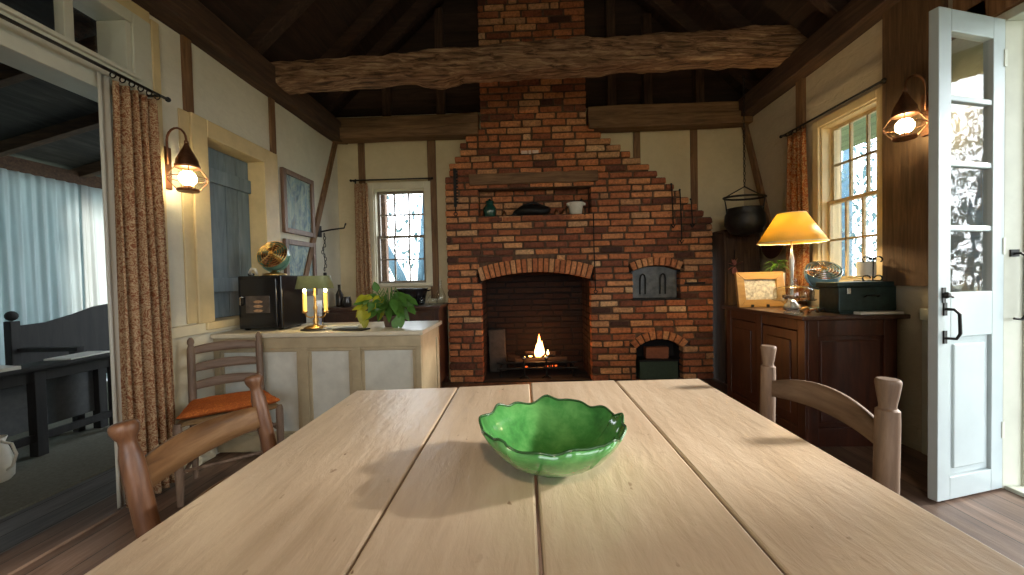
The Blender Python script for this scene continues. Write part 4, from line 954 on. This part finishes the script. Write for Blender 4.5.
# table lamp
t = thing('table_lamp', 'glass table lamp with a glowing yellow conical shade on the right sideboard', 'lamp', (1.96, 2.92, ST)); lx, ly = 1.96, 2.92
MB().lathe([(.05,0),(.055,.01),(.05,.03),(.022,.06),(.012,.09),(.011,.17),(.013,.28),(.016,.36),(.010,.40),(.008,.44)], 20, (lx, ly, ST)).build('base', plain('lamp_glass', (.5,.48,.44), .12, .4), t, smooth=True)
MB().tube([(lx, ly, ST+.43), (lx, ly, ST+.53)], .006, 6).build('harp', M['brass'], t)
MB().ball((lx, ly, ST+.56), .03, 12, 8).build('bulb', emis('lamp_bulb', (1,.80,.50), 30), t)
m, nt, b = new('glowing_shade'); b.inputs['Base Color'].default_value = (.85,.62,.16,1)
tr = nt.nodes.new('ShaderNodeBsdfTranslucent'); tr.inputs[0].default_value = (1,.74,.20,1); ms = nt.nodes.new('ShaderNodeMixShader'); ms.inputs[0].default_value = .5
nt.links.new(b.outputs[0], ms.inputs[1]); nt.links.new(tr.outputs[0], ms.inputs[2]); nt.links.new(ms.outputs[0], nt.nodes['Material Output'].inputs[0])
MB().lathe([(.09, 1.525), (.215, 1.315)], 40, (lx, ly, 0), caps=False).build('lamp_shade', m, t, smooth=True, solid=.002)
MB().tube([(lx+.09*math.cos(a), ly+.09*math.sin(a), 1.526) for a in [2*PI*i/24 for i in range(24)]], .003, 5, closed=True).tube([(lx+.215*math.cos(a), ly+.215*math.sin(a), 1.315) for a in [2*PI*i/36 for i in range(36)]], .0035, 5, closed=True).build('shade_trim', plain('cream_trim', (.8,.7,.45), .7), t)
# pine frame leaning, turned to the camera
t = thing('pine_picture_frame', 'wide golden pine frame with a pencil sketch standing on the sideboard', 'picture frame', (1.90, 3.16, ST), R(0), w=False)
RX = Matrix.Rotation(R(-10), 4, 'X'); w_, hh, e = .375, .285, .062
f = MB(RX)
f.prism([(-w_/2, 0), (w_/2, 0), (w_/2-e, e), (-w_/2+e, e)], 0, .03).prism([(-w_/2, hh), (w_/2, hh), (w_/2-e, hh-e), (-w_/2+e, hh-e)], 0, .03)
f.prism([(-w_/2, 0), (-w_/2, hh), (-w_/2+e, hh-e), (-w_/2+e, e)], 0, .03).prism([(w_/2, 0), (w_/2, hh), (w_/2-e, hh-e), (w_/2-e, e)], 0, .03)
f.build('frame', M['pine_frame'], t, bevel=.005)
MB(RX).box(-w_/2+e-.003, w_/2-e+.003, .018, .024, e-.003, hh-e+.003).build('sketch', plain('pencil_sketch', (.50,.46,.36), .6, var=.5, sc_=45), t)
for s in (-.09, .03): MB().box(s-.008, s+.008, -.02, .0, 0, .022).build('foot', M['iron'], t, bevel=.003)
# small plant behind
px, py = 2.12, 3.34
t = thing('small_potted_plant', 'small bright green plant behind the pine frame', 'plant', (px, py, ST))
MB().lathe([(.04,0),(.055,.12),(.06,.27),(.052,.27),(.045,.2),(.001,.2)], 18, (px, py, ST)).build('pot', M['ceramic_w'], t, smooth='auto')
lf = MB()
for i in range(34):
    a = random.uniform(0, 2*PI); el = random.uniform(-.1, 1.1); leafgeo(lf, (px+.02*math.cos(a), py+.02*math.sin(a), ST+.29+random.uniform(0,.07)), (math.cos(a), math.sin(a), el), random.uniform(.07, .11), .022, .5)
lf.build('foliage', leafm('bright_leaf', (.20,.42,.06)), t, smooth=True)
# glass cake stand with dome
gx, gy = 1.775, 2.63
t = thing('cake_stand', 'clear glass domed cake stand at the front of the right sideboard', 'cake stand', (gx, gy, ST))
MB().lathe([(.055,0),(.058,.004),(.045,.02),(.018,.04),(.014,.06),(.03,.08),(.12,.088),(.125,.096),(.12,.096),(.001,.09)], 32, (gx, gy, ST)).build('stand', M['cglass'], t, smooth=True)
MB().lathe([(.11,0),(.113,.04),(.108,.065),(.08,.078),(.03,.086),(.012,.095),(.018,.11),(.02,.12),(.014,.13),(.001,.133)], 32, (gx, gy, ST+.097), caps=False).build('dome', M['cglass'], t, smooth=True)
ck = MB()
for i in range(16): a = random.uniform(0, 6.28); r_ = random.uniform(0, .07); ck.ball((gx+r_*math.cos(a), gy+r_*math.sin(a), ST+.105+random.uniform(0,.01)), .014, 7, 5, sz=.7)
tag(ck.build('pastries', plain('dried_pastry', (.20,.10,.05), .8), smooth=True), 'small brown pastries inside the glass cake dome', 'pastries', kind='stuff')
# green metal box, book, fan, pot
t = thing('metal_box', 'dark green metal storage box with a latch on the right sideboard', 'box', (2.16, 2.62, ST+.0)); bz = ST+.016
MB().box(1.99, 2.345, 2.53, 2.70, bz, bz+.155).build('body', M['dk_green'], t, bevel=.006)
MB().box(1.975, 2.35, 2.52, 2.71, bz+.155, bz+.185).build('lid', M['dk_green'], t, bevel=.006)
MB().box(2.03, 2.055, 2.515, 2.53, bz+.11, bz+.15).build('latch', M['chrome'], t, bevel=.003)
MB().tube([(2.14, 2.52, bz+.09), (2.14, 2.505, bz+.10), (2.22, 2.505, bz+.10), (2.22, 2.52, bz+.09)], .005, 6).build('handle', M['iron'], t)
MB().box(2.0, 2.34, 2.535, 2.70, ST, bz).build('base_rail', M['dk_green'], t)
tag(MB().box(2.075, 2.335, 2.468, 2.525, ST, ST+.016, 0).build('white_book', M['paper'], bevel=.002), 'thin white book in front of the green metal box', 'book')
fan('blue desk fan with a chrome grille lying tilted behind the green box', (2.09, 2.80, ST), R(-52), R(-22), M['fan_blue'], .105, .165, M['chrome'], 'table_fan')
t = thing('scroll_pot', 'white pot in a black iron scroll holder on the green box', 'pot', (2.235, 2.62, bz+.186)); z_ = bz+.186
MB().lathe([(.045,0),(.05,.005),(.05,.095),(.044,.1),(.042,.08),(.001,.078)], 22, (2.235, 2.62, z_+.03)).build('pot', M['ceramic_w'], t, smooth='auto')
ir = MB()
for s in (-1, 1):
    for (zc, up) in ((z_+.022, 1), (z_+.142, 1)):
        ir.tube([(2.235+s*(.012+.032*(1-math.cos(a))*.8), 2.575, zc+.018*math.sin(a)-.002) for a in [PI*1.3*i/9 for i in range(10)]], .0045, 6)
ir.tube([(2.235-.05, 2.575, z_+.004), (2.235+.05, 2.575, z_+.004)], .004, 6).tube([(2.235, 2.572, z_+.005), (2.235, 2.566, z_+.15)], .0035, 6).tube([(2.235-.045, 2.66, z_+.004), (2.235-.045, 2.575, z_+.004)], .004, 6).tube([(2.235+.045, 2.66, z_+.004), (2.235+.045, 2.575, z_+.004)], .004, 6)
ir.ball((2.222, 2.575, z_+.145), .010).ball((2.248, 2.575, z_+.145), .010); ir.build('scrollwork', M['iron'], t, smooth='auto')
for i, (x, y, m_, lb) in enumerate(((1.90, 2.70, 'brass', 'small brass trinket between cake stand and green box'), (1.955, 2.63, 'iron', 'small black clip beside the green box corner'), (1.885, 2.60, 'copper', 'little copper coil beside the cake stand foot'))):
    tag(MB().tube([(x-.03, y, ST+.008), (x-.01, y+.012, ST+.02), (x+.012, y-.006, ST+.03), (x+.03, y+.004, ST+.008)], [.007,.009,.008,.007], 8).build('trinket', M[m_], smooth=True), lb, 'trinket')

# ------------------------------------------------------------------ dark back right corner
t = thing('corner_cupboard', 'tall narrow dark cupboard in the shadow right of the fireplace', 'cupboard', (2.12, 4.05, 0))
MB().box(1.985, 2.33, 3.92, 4.235, .0, 1.50).build('body', M['dark_z'], t, bevel=.006)
MB().box(1.97, 2.345, 3.90, 4.24, 1.50, 1.53).build('top', M['dark_x'], t, bevel=.004)
dd = MB().box(2.0, 2.315, 3.90, 3.92, .06, 1.45).build('door', M['dark_z'], t, bevel=.006)
MB().ball((2.02, 3.89, .75), .013).build('knob', M['iron'], dd, smooth=True)
t = thing('hanging_pot', 'black iron pot hanging from a chain in the right corner', 'pot', (2.10, 3.98, 1.50))
cx_, cy_ = 2.06, 3.70
MB().lathe([(.03,0),(.12,.02),(.17,.10),(.165,.19),(.14,.24),(.15,.25),(.135,.25),(.12,.2),(.001,.03)], 26, (cx_, cy_, 1.45), caps=False).build('bowl', M['iron'], t, smooth=True)
MB().tube([(cx_+.185*math.cos(a), cy_+.11*math.sin(a), 1.80) for a in [2*PI*i/24 for i in range(24)]], .010, 6, closed=True).build('hoop', M['iron'], t, smooth=True)
MB().tube([(cx_-.16, cy_, 1.62), (cx_-.17, cy_, 1.72), (cx_-.185, cy_, 1.80), (cx_, cy_, 1.90)], .006, 6).tube([(cx_+.16, cy_, 1.62), (cx_+.185, cy_, 1.80), (cx_, cy_, 1.90)], .006, 6).build('bail', M['iron'], t)
cn = MB()
for i in range(30):
    z = 1.92+.034*i
    cn.tube([(cx_+(.009*math.cos(a) if i % 2 else 0), cy_+(0 if i % 2 else .009*math.cos(a)), z+.019*math.sin(a)) for a in [2*PI*q/8 for q in range(8)]], .0032, 5, closed=True)
cn.build('chain', M['iron'], t)
t = thing('wooden_platter', 'round dark wooden platter leaning behind the hanging pot', 'platter', (2.29, 3.75, 1.2))
MB().lathe([(.001,0),(.16,.0),(.175,.012),(.17,.016),(.14,.010),(.001,.010)], 32, (2.335, 3.72, 1.40), mat=Matrix.Rotation(R(-86), 3, 'Y')).build('dish', M['mahog_z'], t, smooth='auto')
t = thing('dried_flowers', 'faded pinkish dried flower bunch hanging on the corner cupboard', 'dried flowers', (2.04, 3.88, 1.15))
fl_ = MB()
for i in range(12): a = random.uniform(0, 6.28); q = random.uniform(0, .06); leafgeo(fl_, (2.06+q*.3*math.cos(a), 3.875, 1.17+q*.3*math.sin(a)), (math.cos(a), -.2, math.sin(a)), .075, .035, .1)
fl_.build('petals', plain('faded_petal', (.35,.12,.09), .8), t, smooth=True)
MB().tube([(2.06, 3.885, 1.17), (2.065, 3.885, 1.33)], .004, 5).build('stem', M['iron'], t)

# ------------------------------------------------------------------ curtains
def curtain(name, label, p0, p1, z0, z1, folds, amp, mat, nrm, flare=0, gather=.8):
    p0 = Vector(p0); p1 = Vector(p1); nrm = Vector(nrm)
    t = thing(name, label, 'curtain', (p0.x, p0.y, z0))
    def g(u, v):
        k = gather+(1-gather)*(1-v); uu = .5+(u-.5)*k
        p = p0.lerp(p1, uu); ph = u*folds*2*PI
        a = amp*(.55+.45*(1-v)) ; off = math.sin(ph+.5*math.sin(v*3))*a + .3*a*math.sin(ph*2.3+2*v)
        q = Vector((p.x, p.y, 0)) + nrm*off; q.z = z0+(z1-z0)*v; return q
    MB().grid(g, folds*14, 26).build('panel', mat, t, smooth=True, solid=.002)
    return t, g
def rod(label, a, b, n, rings, wall, parentname='curtain_rod'):
    a = Vector(a); b = Vector(b); t = thing(parentname, label, 'curtain rod', tuple(a)); d = (b-a).normalized()
    MB().tube([a, b], .008, 8).ball(tuple(a), .014).ball(tuple(b), .014).build('rod', M['iron'], t, smooth=True)
    br = MB()
    for e in (a.lerp(b, .02), a.lerp(b, .97)):
        w = Vector(wall); br.tube([e, e+w], .007, 6).tube([e+w-Vector((0,0,.035)), e+w+Vector((0,0,.035))], .009, 6)
    br.build('bracket', M['iron'], t)
    return t
def rings(t, a, b, k, axis, zc):
    a = Vector(a); b = Vector(b)
    for i in range(k):
        c = a.lerp(b, (i+.5)/k)
        u = Vector((1,0,0)) if axis == 'y' else Vector((0,1,0))
        MB().tube([c + u*.015*math.cos(q) + Vector((0,0,.015*math.sin(q)-.008)) for q in [2*PI*j/10 for j in range(10)]], .003, 5, closed=True).build('ring', M['iron'], t)
t, g = curtain('paisley_curtain', 'long rust and tan paisley curtain hanging at the left doorway', (-1.945, 1.80, 0), (-1.945, 2.08, 0), .035, 2.085, 5, .042, M['curtain'], (1,0,0), gather=.86)
MB().grid(lambda u, v: (-1.99+.008*math.sin(u*9), 1.80+.055*u, .03+2.09*v), 6, 12).build('lining', M['lining'], t, smooth=True, solid=.003)
t = rod('long black iron curtain rod above the left doorway', (-1.935, .55, 2.125), (-1.935, 2.11, 2.125), 0, 0, (-.085, 0, 0)); rings(t, (-1.935, 1.80, 2.12), (-1.935, 2.07, 2.12), 6, 'y', 0)
curtain('window_curtain', 'brown patterned curtain left of the back window', (-1.83, 4.185, 0), (-1.65, 4.185, 0), .93, 2.16, 4, .022, M['curtain'], (0,1,0), gather=.82)
rod('thin black rod above the back window', (-1.84, 4.17, 2.19), (-.96, 4.17, 2.19), 0, 0, (0, .08, 0))
curtain('lamp_tinted_curtain', 'patterned curtain with painted-in orange lamplight behind the glowing table lamp', (2.295, 3.50, 0), (2.295, 3.22, 0), .87, 2.26, 4, .026, M['curtain_lamp_tint'], (1,0,0), gather=.8)
t = rod('black iron rod above the right window', (2.285, 3.53, 2.29), (2.285, 2.55, 2.29), 0, 0, (.075, 0, 0)); rings(t, (2.285, 3.47, 2.285), (2.285, 3.25, 2.285), 5, 'y', 0)

# ------------------------------------------------------------------ wall lanterns
def lantern(label, wallx, y, z, s, arm_dir, plate):
    t = thing('wall_lantern', label, 'lantern', (wallx, y, z), group=None)
    x = wallx + s*.135
    pl = MB().box(min(wallx, wallx+s*.015), max(wallx, wallx+s*.015), y-.035+plate, y+.035+plate, z-.11, z+.13); pl.build('back_plate', M['copper'], t, bevel=.004)
    pts = [(wallx+s*.02, y, z+.03), (wallx+s*.022, y, z+.12)] + [(wallx+s*(.0785-.0565*math.cos(q)), y, z+.16+.07*math.sin(q)) for q in [PI*k/9 for k in range(10)]] + [(x-s*.002, y, z+.15)]
    MB().tube([(x+.0*math.cos(q), y+.012*math.cos(q), z+.145+.014*math.sin(q)) for q in [2*PI*k/10 for k in range(10)]], .0035, 6, closed=True).build('ring', M['copper'], t)
    MB().tube(pts, .006, 8).build('arm', M['copper'], t, smooth=True)
    MB().lathe([(.058,-.012),(.06,0),(.055,.008),(.052,.03),(.05,.035),(.012,.115),(.010,.128),(.001,.13)], 20, (x, y, z+.015)).build('cap', M['copper'], t, smooth='auto')
    MB().lathe([(.05,.07),(.07,.05),(.084,.018),(.085,-.005),(.072,-.035),(.05,-.055)], 28, (x, y, z-.06), caps=False).build('globe', M['cglass'], t, smooth=True)
    MB().lathe([(.05,0),(.054,.008),(.05,.016),(.001,.016)], 20, (x, y, z-.13)).lathe([(.02,0),(.018,.02),(.001,.02)], 10, (x, y, z-.115)).build('base', M['copper'], t, smooth='auto')
    MB().ball((x, y, z-.055), .042, 14, 9, sz=1.0).build('bulb', emis('lantern_bulb', (1,.80,.45), 45), t, smooth=True)
    cg = MB()
    for k in range(4):
        a = PI/4+PI/2*k; cg.tube([(x+.052*math.cos(a), y+.052*math.sin(a), z+.01), (x+.088*math.cos(a), y+.088*math.sin(a), z-.045), (x+.088*math.cos(a), y+.088*math.sin(a), z-.07), (x+.052*math.cos(a), y+.052*math.sin(a), z-.118)], .0025, 5)
    cg.tube([(x+.09*math.cos(a), y+.09*math.sin(a), z-.057) for a in [2*PI*i/24 for i in range(24)]], .0028, 5, closed=True)
    cg.build('cage', M['copper'], t)
    return (x, y, z-.055)
LA = lantern('lit copper onion lantern on the left wall beside the curtain', XL, 2.16, 1.76, 1, 0, 0)
LB = lantern('lit copper onion lantern on the right wall beside the window', XR-.04, 2.31, 1.97, -1, 0, 0)

# ------------------------------------------------------------------ porch room on the left
struct(MB().box(-5.3, XL-.14, -1.2, 6.2, -.1, -.01).build('floor_porch', M['grey_boards']))
tag(MB().box(-4.9, -2.55, .4, 4.6, -.008, .004).build('porch_rug', plain('grey_rug', (.155,.15,.115), .95, var=.2, sc_=60, bs=.4)), 'flat grey-green rug on the porch floor beyond the left doorway', 'rug')
pr = MB(); pr.box(-5.3, XL-.14, 6.1, 6.2, 0, 3.3).box(-5.3, XL-.14, -1.2, -1.1, 0, 3.3).box(-5.16, -5.04, -1.1, 6.1, 2.27, 2.42)
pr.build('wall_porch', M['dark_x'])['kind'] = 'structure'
pc = MB(); pc.add([(-5.3,-1.2,2.42),(XL-.1,-1.2,3.25),(XL-.1,6.2,3.25),(-5.3,6.2,2.42),(-5.3,-1.2,2.46),(XL-.1,-1.2,3.29),(XL-.1,6.2,3.29),(-5.3,6.2,2.46)], [(0,3,2,1),(4,5,6,7),(0,1,5,4),(1,2,6,5),(2,3,7,6),(3,0,4,7)])
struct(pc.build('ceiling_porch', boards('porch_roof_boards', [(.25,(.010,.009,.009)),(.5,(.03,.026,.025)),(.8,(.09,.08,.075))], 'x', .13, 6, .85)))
for i, y in enumerate((.6, 1.35, 2.1, 2.85, 3.6, 4.35, 5.1)):
    tag(MB().beam((-5.2, y, 2.38), (XL-.14, y, 3.14), .07, .11, seg=4, wob=.004).build('porch_rafter', M['dark_x'], bevel=.005), ['nearest dark porch rafter', 'second dark porch rafter', 'third dark porch rafter', 'fourth dark porch rafter', 'fifth dark porch rafter', 'sixth dark porch rafter', 'farthest dark porch rafter'][i] + ' beyond the left doorway', 'rafter', 'porch rafters')
for i, (y0, y1) in enumerate(((2.2, 3.40), (3.30, 4.42), (4.26, 6.09))):
    curtain('sheer_curtain', ['leftmost pale blue sheer curtain at the porch edge', 'pale blue sheer curtain behind the porch settle', 'pale sheer curtain at the far end of the porch'][i], (-5.0, y0, 0), (-5.0, y1, 0), .02, 2.27, 11, .025, M['sheer'], (1,0,0), gather=.97)[0]['group'] = 'sheer porch curtains'
curtain('sheer_curtain', 'pale sheer curtain near end of the porch, mostly hidden', (-5.0, -1.0, 0), (-5.0, 2.28, 0), .02, 2.27, 24, .025, M['sheer'], (1,0,0), gather=.99)[0]['group'] = 'sheer porch curtains'
# settle
t = thing('wooden_settle', 'dark wooden settle with a curved back and ball finial on the porch', 'settle', (-3.9, 3.8, 0))
M['settle'] = wood('dark_settle_wood', [(.3,(.006,.006,.007)),(.7,(.02,.019,.018))], 'z', 3, 8, .75, .2)
for y in (2.84, 4.75):
    MB().box(-3.93, -3.87, y-.03, y+.03, 0, .86).build('post', M['settle'], t, bevel=.005)
    MB().ball((-3.9, y, .90), .038).build('finial', M['settle'], t, smooth=True)
bk = [(2.86, .45), (4.72, .45), (4.72, .82)] + [(4.6, .83), (4.5, .88), (4.35, .93), (4.1, .965), (3.875, .975), (3.65, .965), (3.4, .93), (3.25, .88), (3.05, .83), (2.86, .82)]
MB().prism(bk, -3.915, -3.885, axis='x').build('backrest', M['settle'], t, bevel=.006)
MB().box(-3.87, -3.42, 2.84, 4.75, .40, .44).build('seat', M['settle'], t, bevel=.006)
for y in (2.87, 4.72):
    MB().box(-3.47, -3.42, y-.025, y+.025, 0, .62).build('leg', M['settle'], t, bevel=.005)
    MB().box(-3.88, -3.40, y-.03, y+.03, .62, .65).build('armrest', M['settle'], t, bevel=.006)
t = thing('porch_table', 'long low dark table with papers standing on the porch', 'table', (-3.4, 2.35, 0))
MB().box(-3.385, -3.16, 1.6, 3.0, .57, .60).build('tabletop', M['settle'], t, bevel=.008)
for (x, y) in ((-3.22, 1.68), (-3.22, 2.45), (-3.22, 2.94), (-3.35, 1.68), (-3.35, 2.94)): MB().box(x-.03, x+.03, y-.03, y+.03, .004, .57).build('leg', M['settle'], t, bevel=.004)
MB().box(-3.235, -3.205, 1.7, 2.93, .10, .15).box(-3.235, -3.205, 1.7, 2.93, .49, .57).build('stretcher', M['settle'], t, bevel=.003)
MB().box(-3.36, -3.35, 1.72, 2.90, .15, .57).build('rear_panel', plain('grey_panel', (.08,.085,.09), .8), t)
for i, (y, a) in enumerate(((2.75, .1), (2.2, -.15))):
    o_ = tag(MB().box(-.09, .09, -.15, .15, 0, .012+i*.01).build('newspaper', M['paper'], bevel=.002), ['white folded newspaper at the far end of the porch table', 'white magazine at the near end of the porch table'][i], 'newspaper', 'papers on the porch table'); o_.location = (-3.27, y, .6008); o_.rotation_euler = (0, 0, a)
t = thing('white_pitcher', 'white enamel pitcher with a curved handle on the porch rug', 'pitcher', (-3.05, 2.11, .004)); c = (-3.05, 2.11, .005)
MB().lathe([(.06,0),(.075,.02),(.08,.10),(.06,.18),(.045,.22),(.055,.25),(.05,.25),(.04,.21),(.001,.2)], 22, c, caps=False).build('body', M['ceramic_w'], t, smooth=True)
MB().tube([(c[0]+.05, c[1], .235), (c[0]+.10, c[1]+.01, .22), (c[0]+.125, c[1]+.01, .16), (c[0]+.10, c[1]+.01, .09), (c[0]+.07, c[1], .07)], .007, 8).build('handle', M['ceramic_w'], t, smooth=True)

# ------------------------------------------------------------------ outdoors
struct(MB().box(-40, 40, -40, 40, -.35, -.12).build('ground', M['ground']))
struct(MB().box(XR+.02, 4.6, -3, 6, -.1, -.03).build('floor_gallery', M['grey_boards']))
ev = MB(); ev.add([(XR+.16,-2.6,2.98),(4.3,-2.6,2.70),(4.3,6,2.70),(XR+.16,6,2.98),(XR+.16,-2.6,3.03),(4.3,-2.6,2.75),(4.3,6,2.75),(XR+.16,6,3.03)], [(0,3,2,1),(4,5,6,7),(0,1,5,4),(1,2,6,5),(2,3,7,6),(3,0,4,7)])
struct(ev.build('roof_eave', boards('eave_boards', [(.3,(.10,.14,.07)),(.7,(.2,.25,.13))], 'x', .12, 6, .8)))
def tree(label, x, y, h, crown, nl, trunks, seed, zc=None, ls=.16):
    random.seed(seed); t = thing('leafy_tree', label, 'tree', (x, y, -.12), group='trees outside the windows')
    tk = MB()
    for (dx, dy, top, r_) in trunks: tk.tube([(x, y, -.15), (x+dx*.3, y+dy*.3, h*.3), (x+dx, y+dy, top)], [r_, r_*.8, r_*.45], 10)
    tk.build('trunk', M['bark'], t, smooth=True)
    lf = MB()
    for i in range(nl):
        while True:
            p = Vector([random.uniform(-1, 1) for _ in range(3)])
            if p.length < 1: break
        k = noise.noise(p*2.3+Vector((seed,0,0)))
        if k < -.05: continue
        c = Vector((x+p.x*crown, y+p.y*crown, (zc or h*.75)+p.z*crown*.9))
        d = Vector([random.uniform(-1, 1) for _ in range(3)]); leafgeo(lf, c, d, random.uniform(.7,1.3)*ls, ls*.4, .3)
    lf.build('foliage', M['tree_leaf'], t)
tree('forked tree seen through the back window', -2.6, 9.5, 4.0, 1.8, 330, [(-1.5,0,3.4,.17), (.9,0,3.9,.16), (.2,.3,3.8,.12)], 3, 3.0, .2)
tree('dense shrubby tree low in the back window', -3.6, 13.0, 3.0, 1.7, 300, [(.3,0,2.6,.12)], 4, 1.2, .25)
tree('leafy tree straight outside the right window', 6.6, 8.3, 4.5, 2.3, 2300, [(.3,.2,4.2,.16), (-.5,.3,4,.1)], 5, 2.2, .15)
tree('second leafy tree farther off outside the right window', 10.0, 10.2, 4.5, 2.6, 2200, [(.3,.2,4.2,.16)], 6, 2.4, .2)
tree('leafy shrub-like tree outside the open door', 6.9, .9, 3.0, 1.75, 3000, [(.2,.2,2.8,.08), (-.3,-.4,2.6,.06)], 8, 1.65, .15)

# ------------------------------------------------------------------ light
w = bpy.data.worlds.new('sky'); sc.world = w; w.use_nodes = True; nt = w.node_tree
bg = nt.nodes['Background']; tcw = nt.nodes.new('ShaderNodeTexCoord'); sx_ = nt.nodes.new('ShaderNodeSeparateXYZ'); nt.links.new(tcw.outputs['Generated'], sx_.inputs[0])
nt.links.new(ramp(nt, sx_.outputs['Z'], [(0, (.92,.97,1.0)), (.5, (.80,.91,1.0))]), bg.inputs['Color']); bg.inputs['Strength'].default_value = 5.0
def portal(loc, rot, sx, sy):
    l = bpy.data.lights.new('portal', 'AREA'); l.shape = 'RECTANGLE'; l.size = sx; l.size_y = sy; l.cycles.is_portal = True
    o = bpy.data.objects.new('portal', l); col.objects.link(o); o.location = loc; o.rotation_euler = rot
portal((-1.345, YB+.16, 1.59), (R(-90), 0, 0), .56, 1.03)
portal((XR+.17, 2.92, 1.63), (0, R(90), 0), 1.2, .52)
portal((XR+.19, 1.385, 1.15), (0, R(90), 0), 2.3, 1.2)
portal((XR+.17, -1.1, 1.5), (0, R(90), 0), 1.4, 1.2)
portal((.2, YF-.16, 1.55), (R(90), 0, 0), 2.2, 1.5)
portal((-5.06, 2.5, 1.15), (0, R(-90), 0), 2.3, 7.2)
sl = bpy.data.lights.new('hazy_sun', 'SUN'); sl.energy = 5.0; sl.angle = R(6); sl.color = (1, .93, .82)
so = bpy.data.objects.new('hazy_sun', sl); col.objects.link(so); so.rotation_euler = Vector((-1, -.08, -.43)).to_track_quat('-Z', 'Y').to_euler()
def pl(loc, e, c=(1,.62,.28), r=.03):
    l = bpy.data.lights.new('lamp_light', 'POINT'); l.energy = e; l.color = c; l.shadow_soft_size = r
    o = bpy.data.objects.new('lamp_light', l); col.objects.link(o); o.location = loc
pl((LA[0], LA[1], LA[2]+.0), 14); pl((LB[0], LB[1], LB[2]), 14)
pl((1.96, 2.92, ST+.56), 30, (1,.74,.38), .035)
pl((-1.43, 2.62, CT+.30), 3, (1,.75,.4), .02)
pl((.15, 4.34, .40), 5, (1,.32,.08), .05)
t = thing('fill_pendant', 'unseen fill lamp with a metal pendant shade, added over the near end of the room', 'lamp', (.1, -1.0, 2.45))  # pendant added out of view to brighten the interior
MB().lathe([(.03,.14),(.06,.12),(.17,.0),(.175,-.005),(.165,0),(.05,.11),(.001,.12)], 28, (.1, -1.0, 2.45), caps=False).build('lamp_shade', M['copper'], t, smooth=True)
MB().tube([(.1, -1.0, 2.58), (.1, -1.0, 4.9)], .006, 6).build('cable', M['iron'], t)
MB().ball((.1, -1.0, 2.48), .035, 12, 8).build('bulb', emis('fill_bulb', (1,.8,.55), 20), t)
pl((.1, -1.0, 2.44), 55, (1,.74,.48), .12)  # warm fill light of the added pendant
sc.view_settings.view_transform = 'Standard'; sc.view_settings.look = 'None'; sc.view_settings.exposure = .76; sc.view_settings.gamma = 1
sc.view_settings.use_curve_mapping = False
sc.cycles.use_denoising = True; sc.cycles.max_bounces = 8; sc.cycles.diffuse_bounces = 5; sc.cycles.transparent_max_bounces = 16
sc.cycles.sample_clamp_indirect = 6; sc.cycles.caustics_reflective = False; sc.cycles.caustics_refractive = False
for o in bpy.data.objects:
    if '_w' in o: del o['_w']
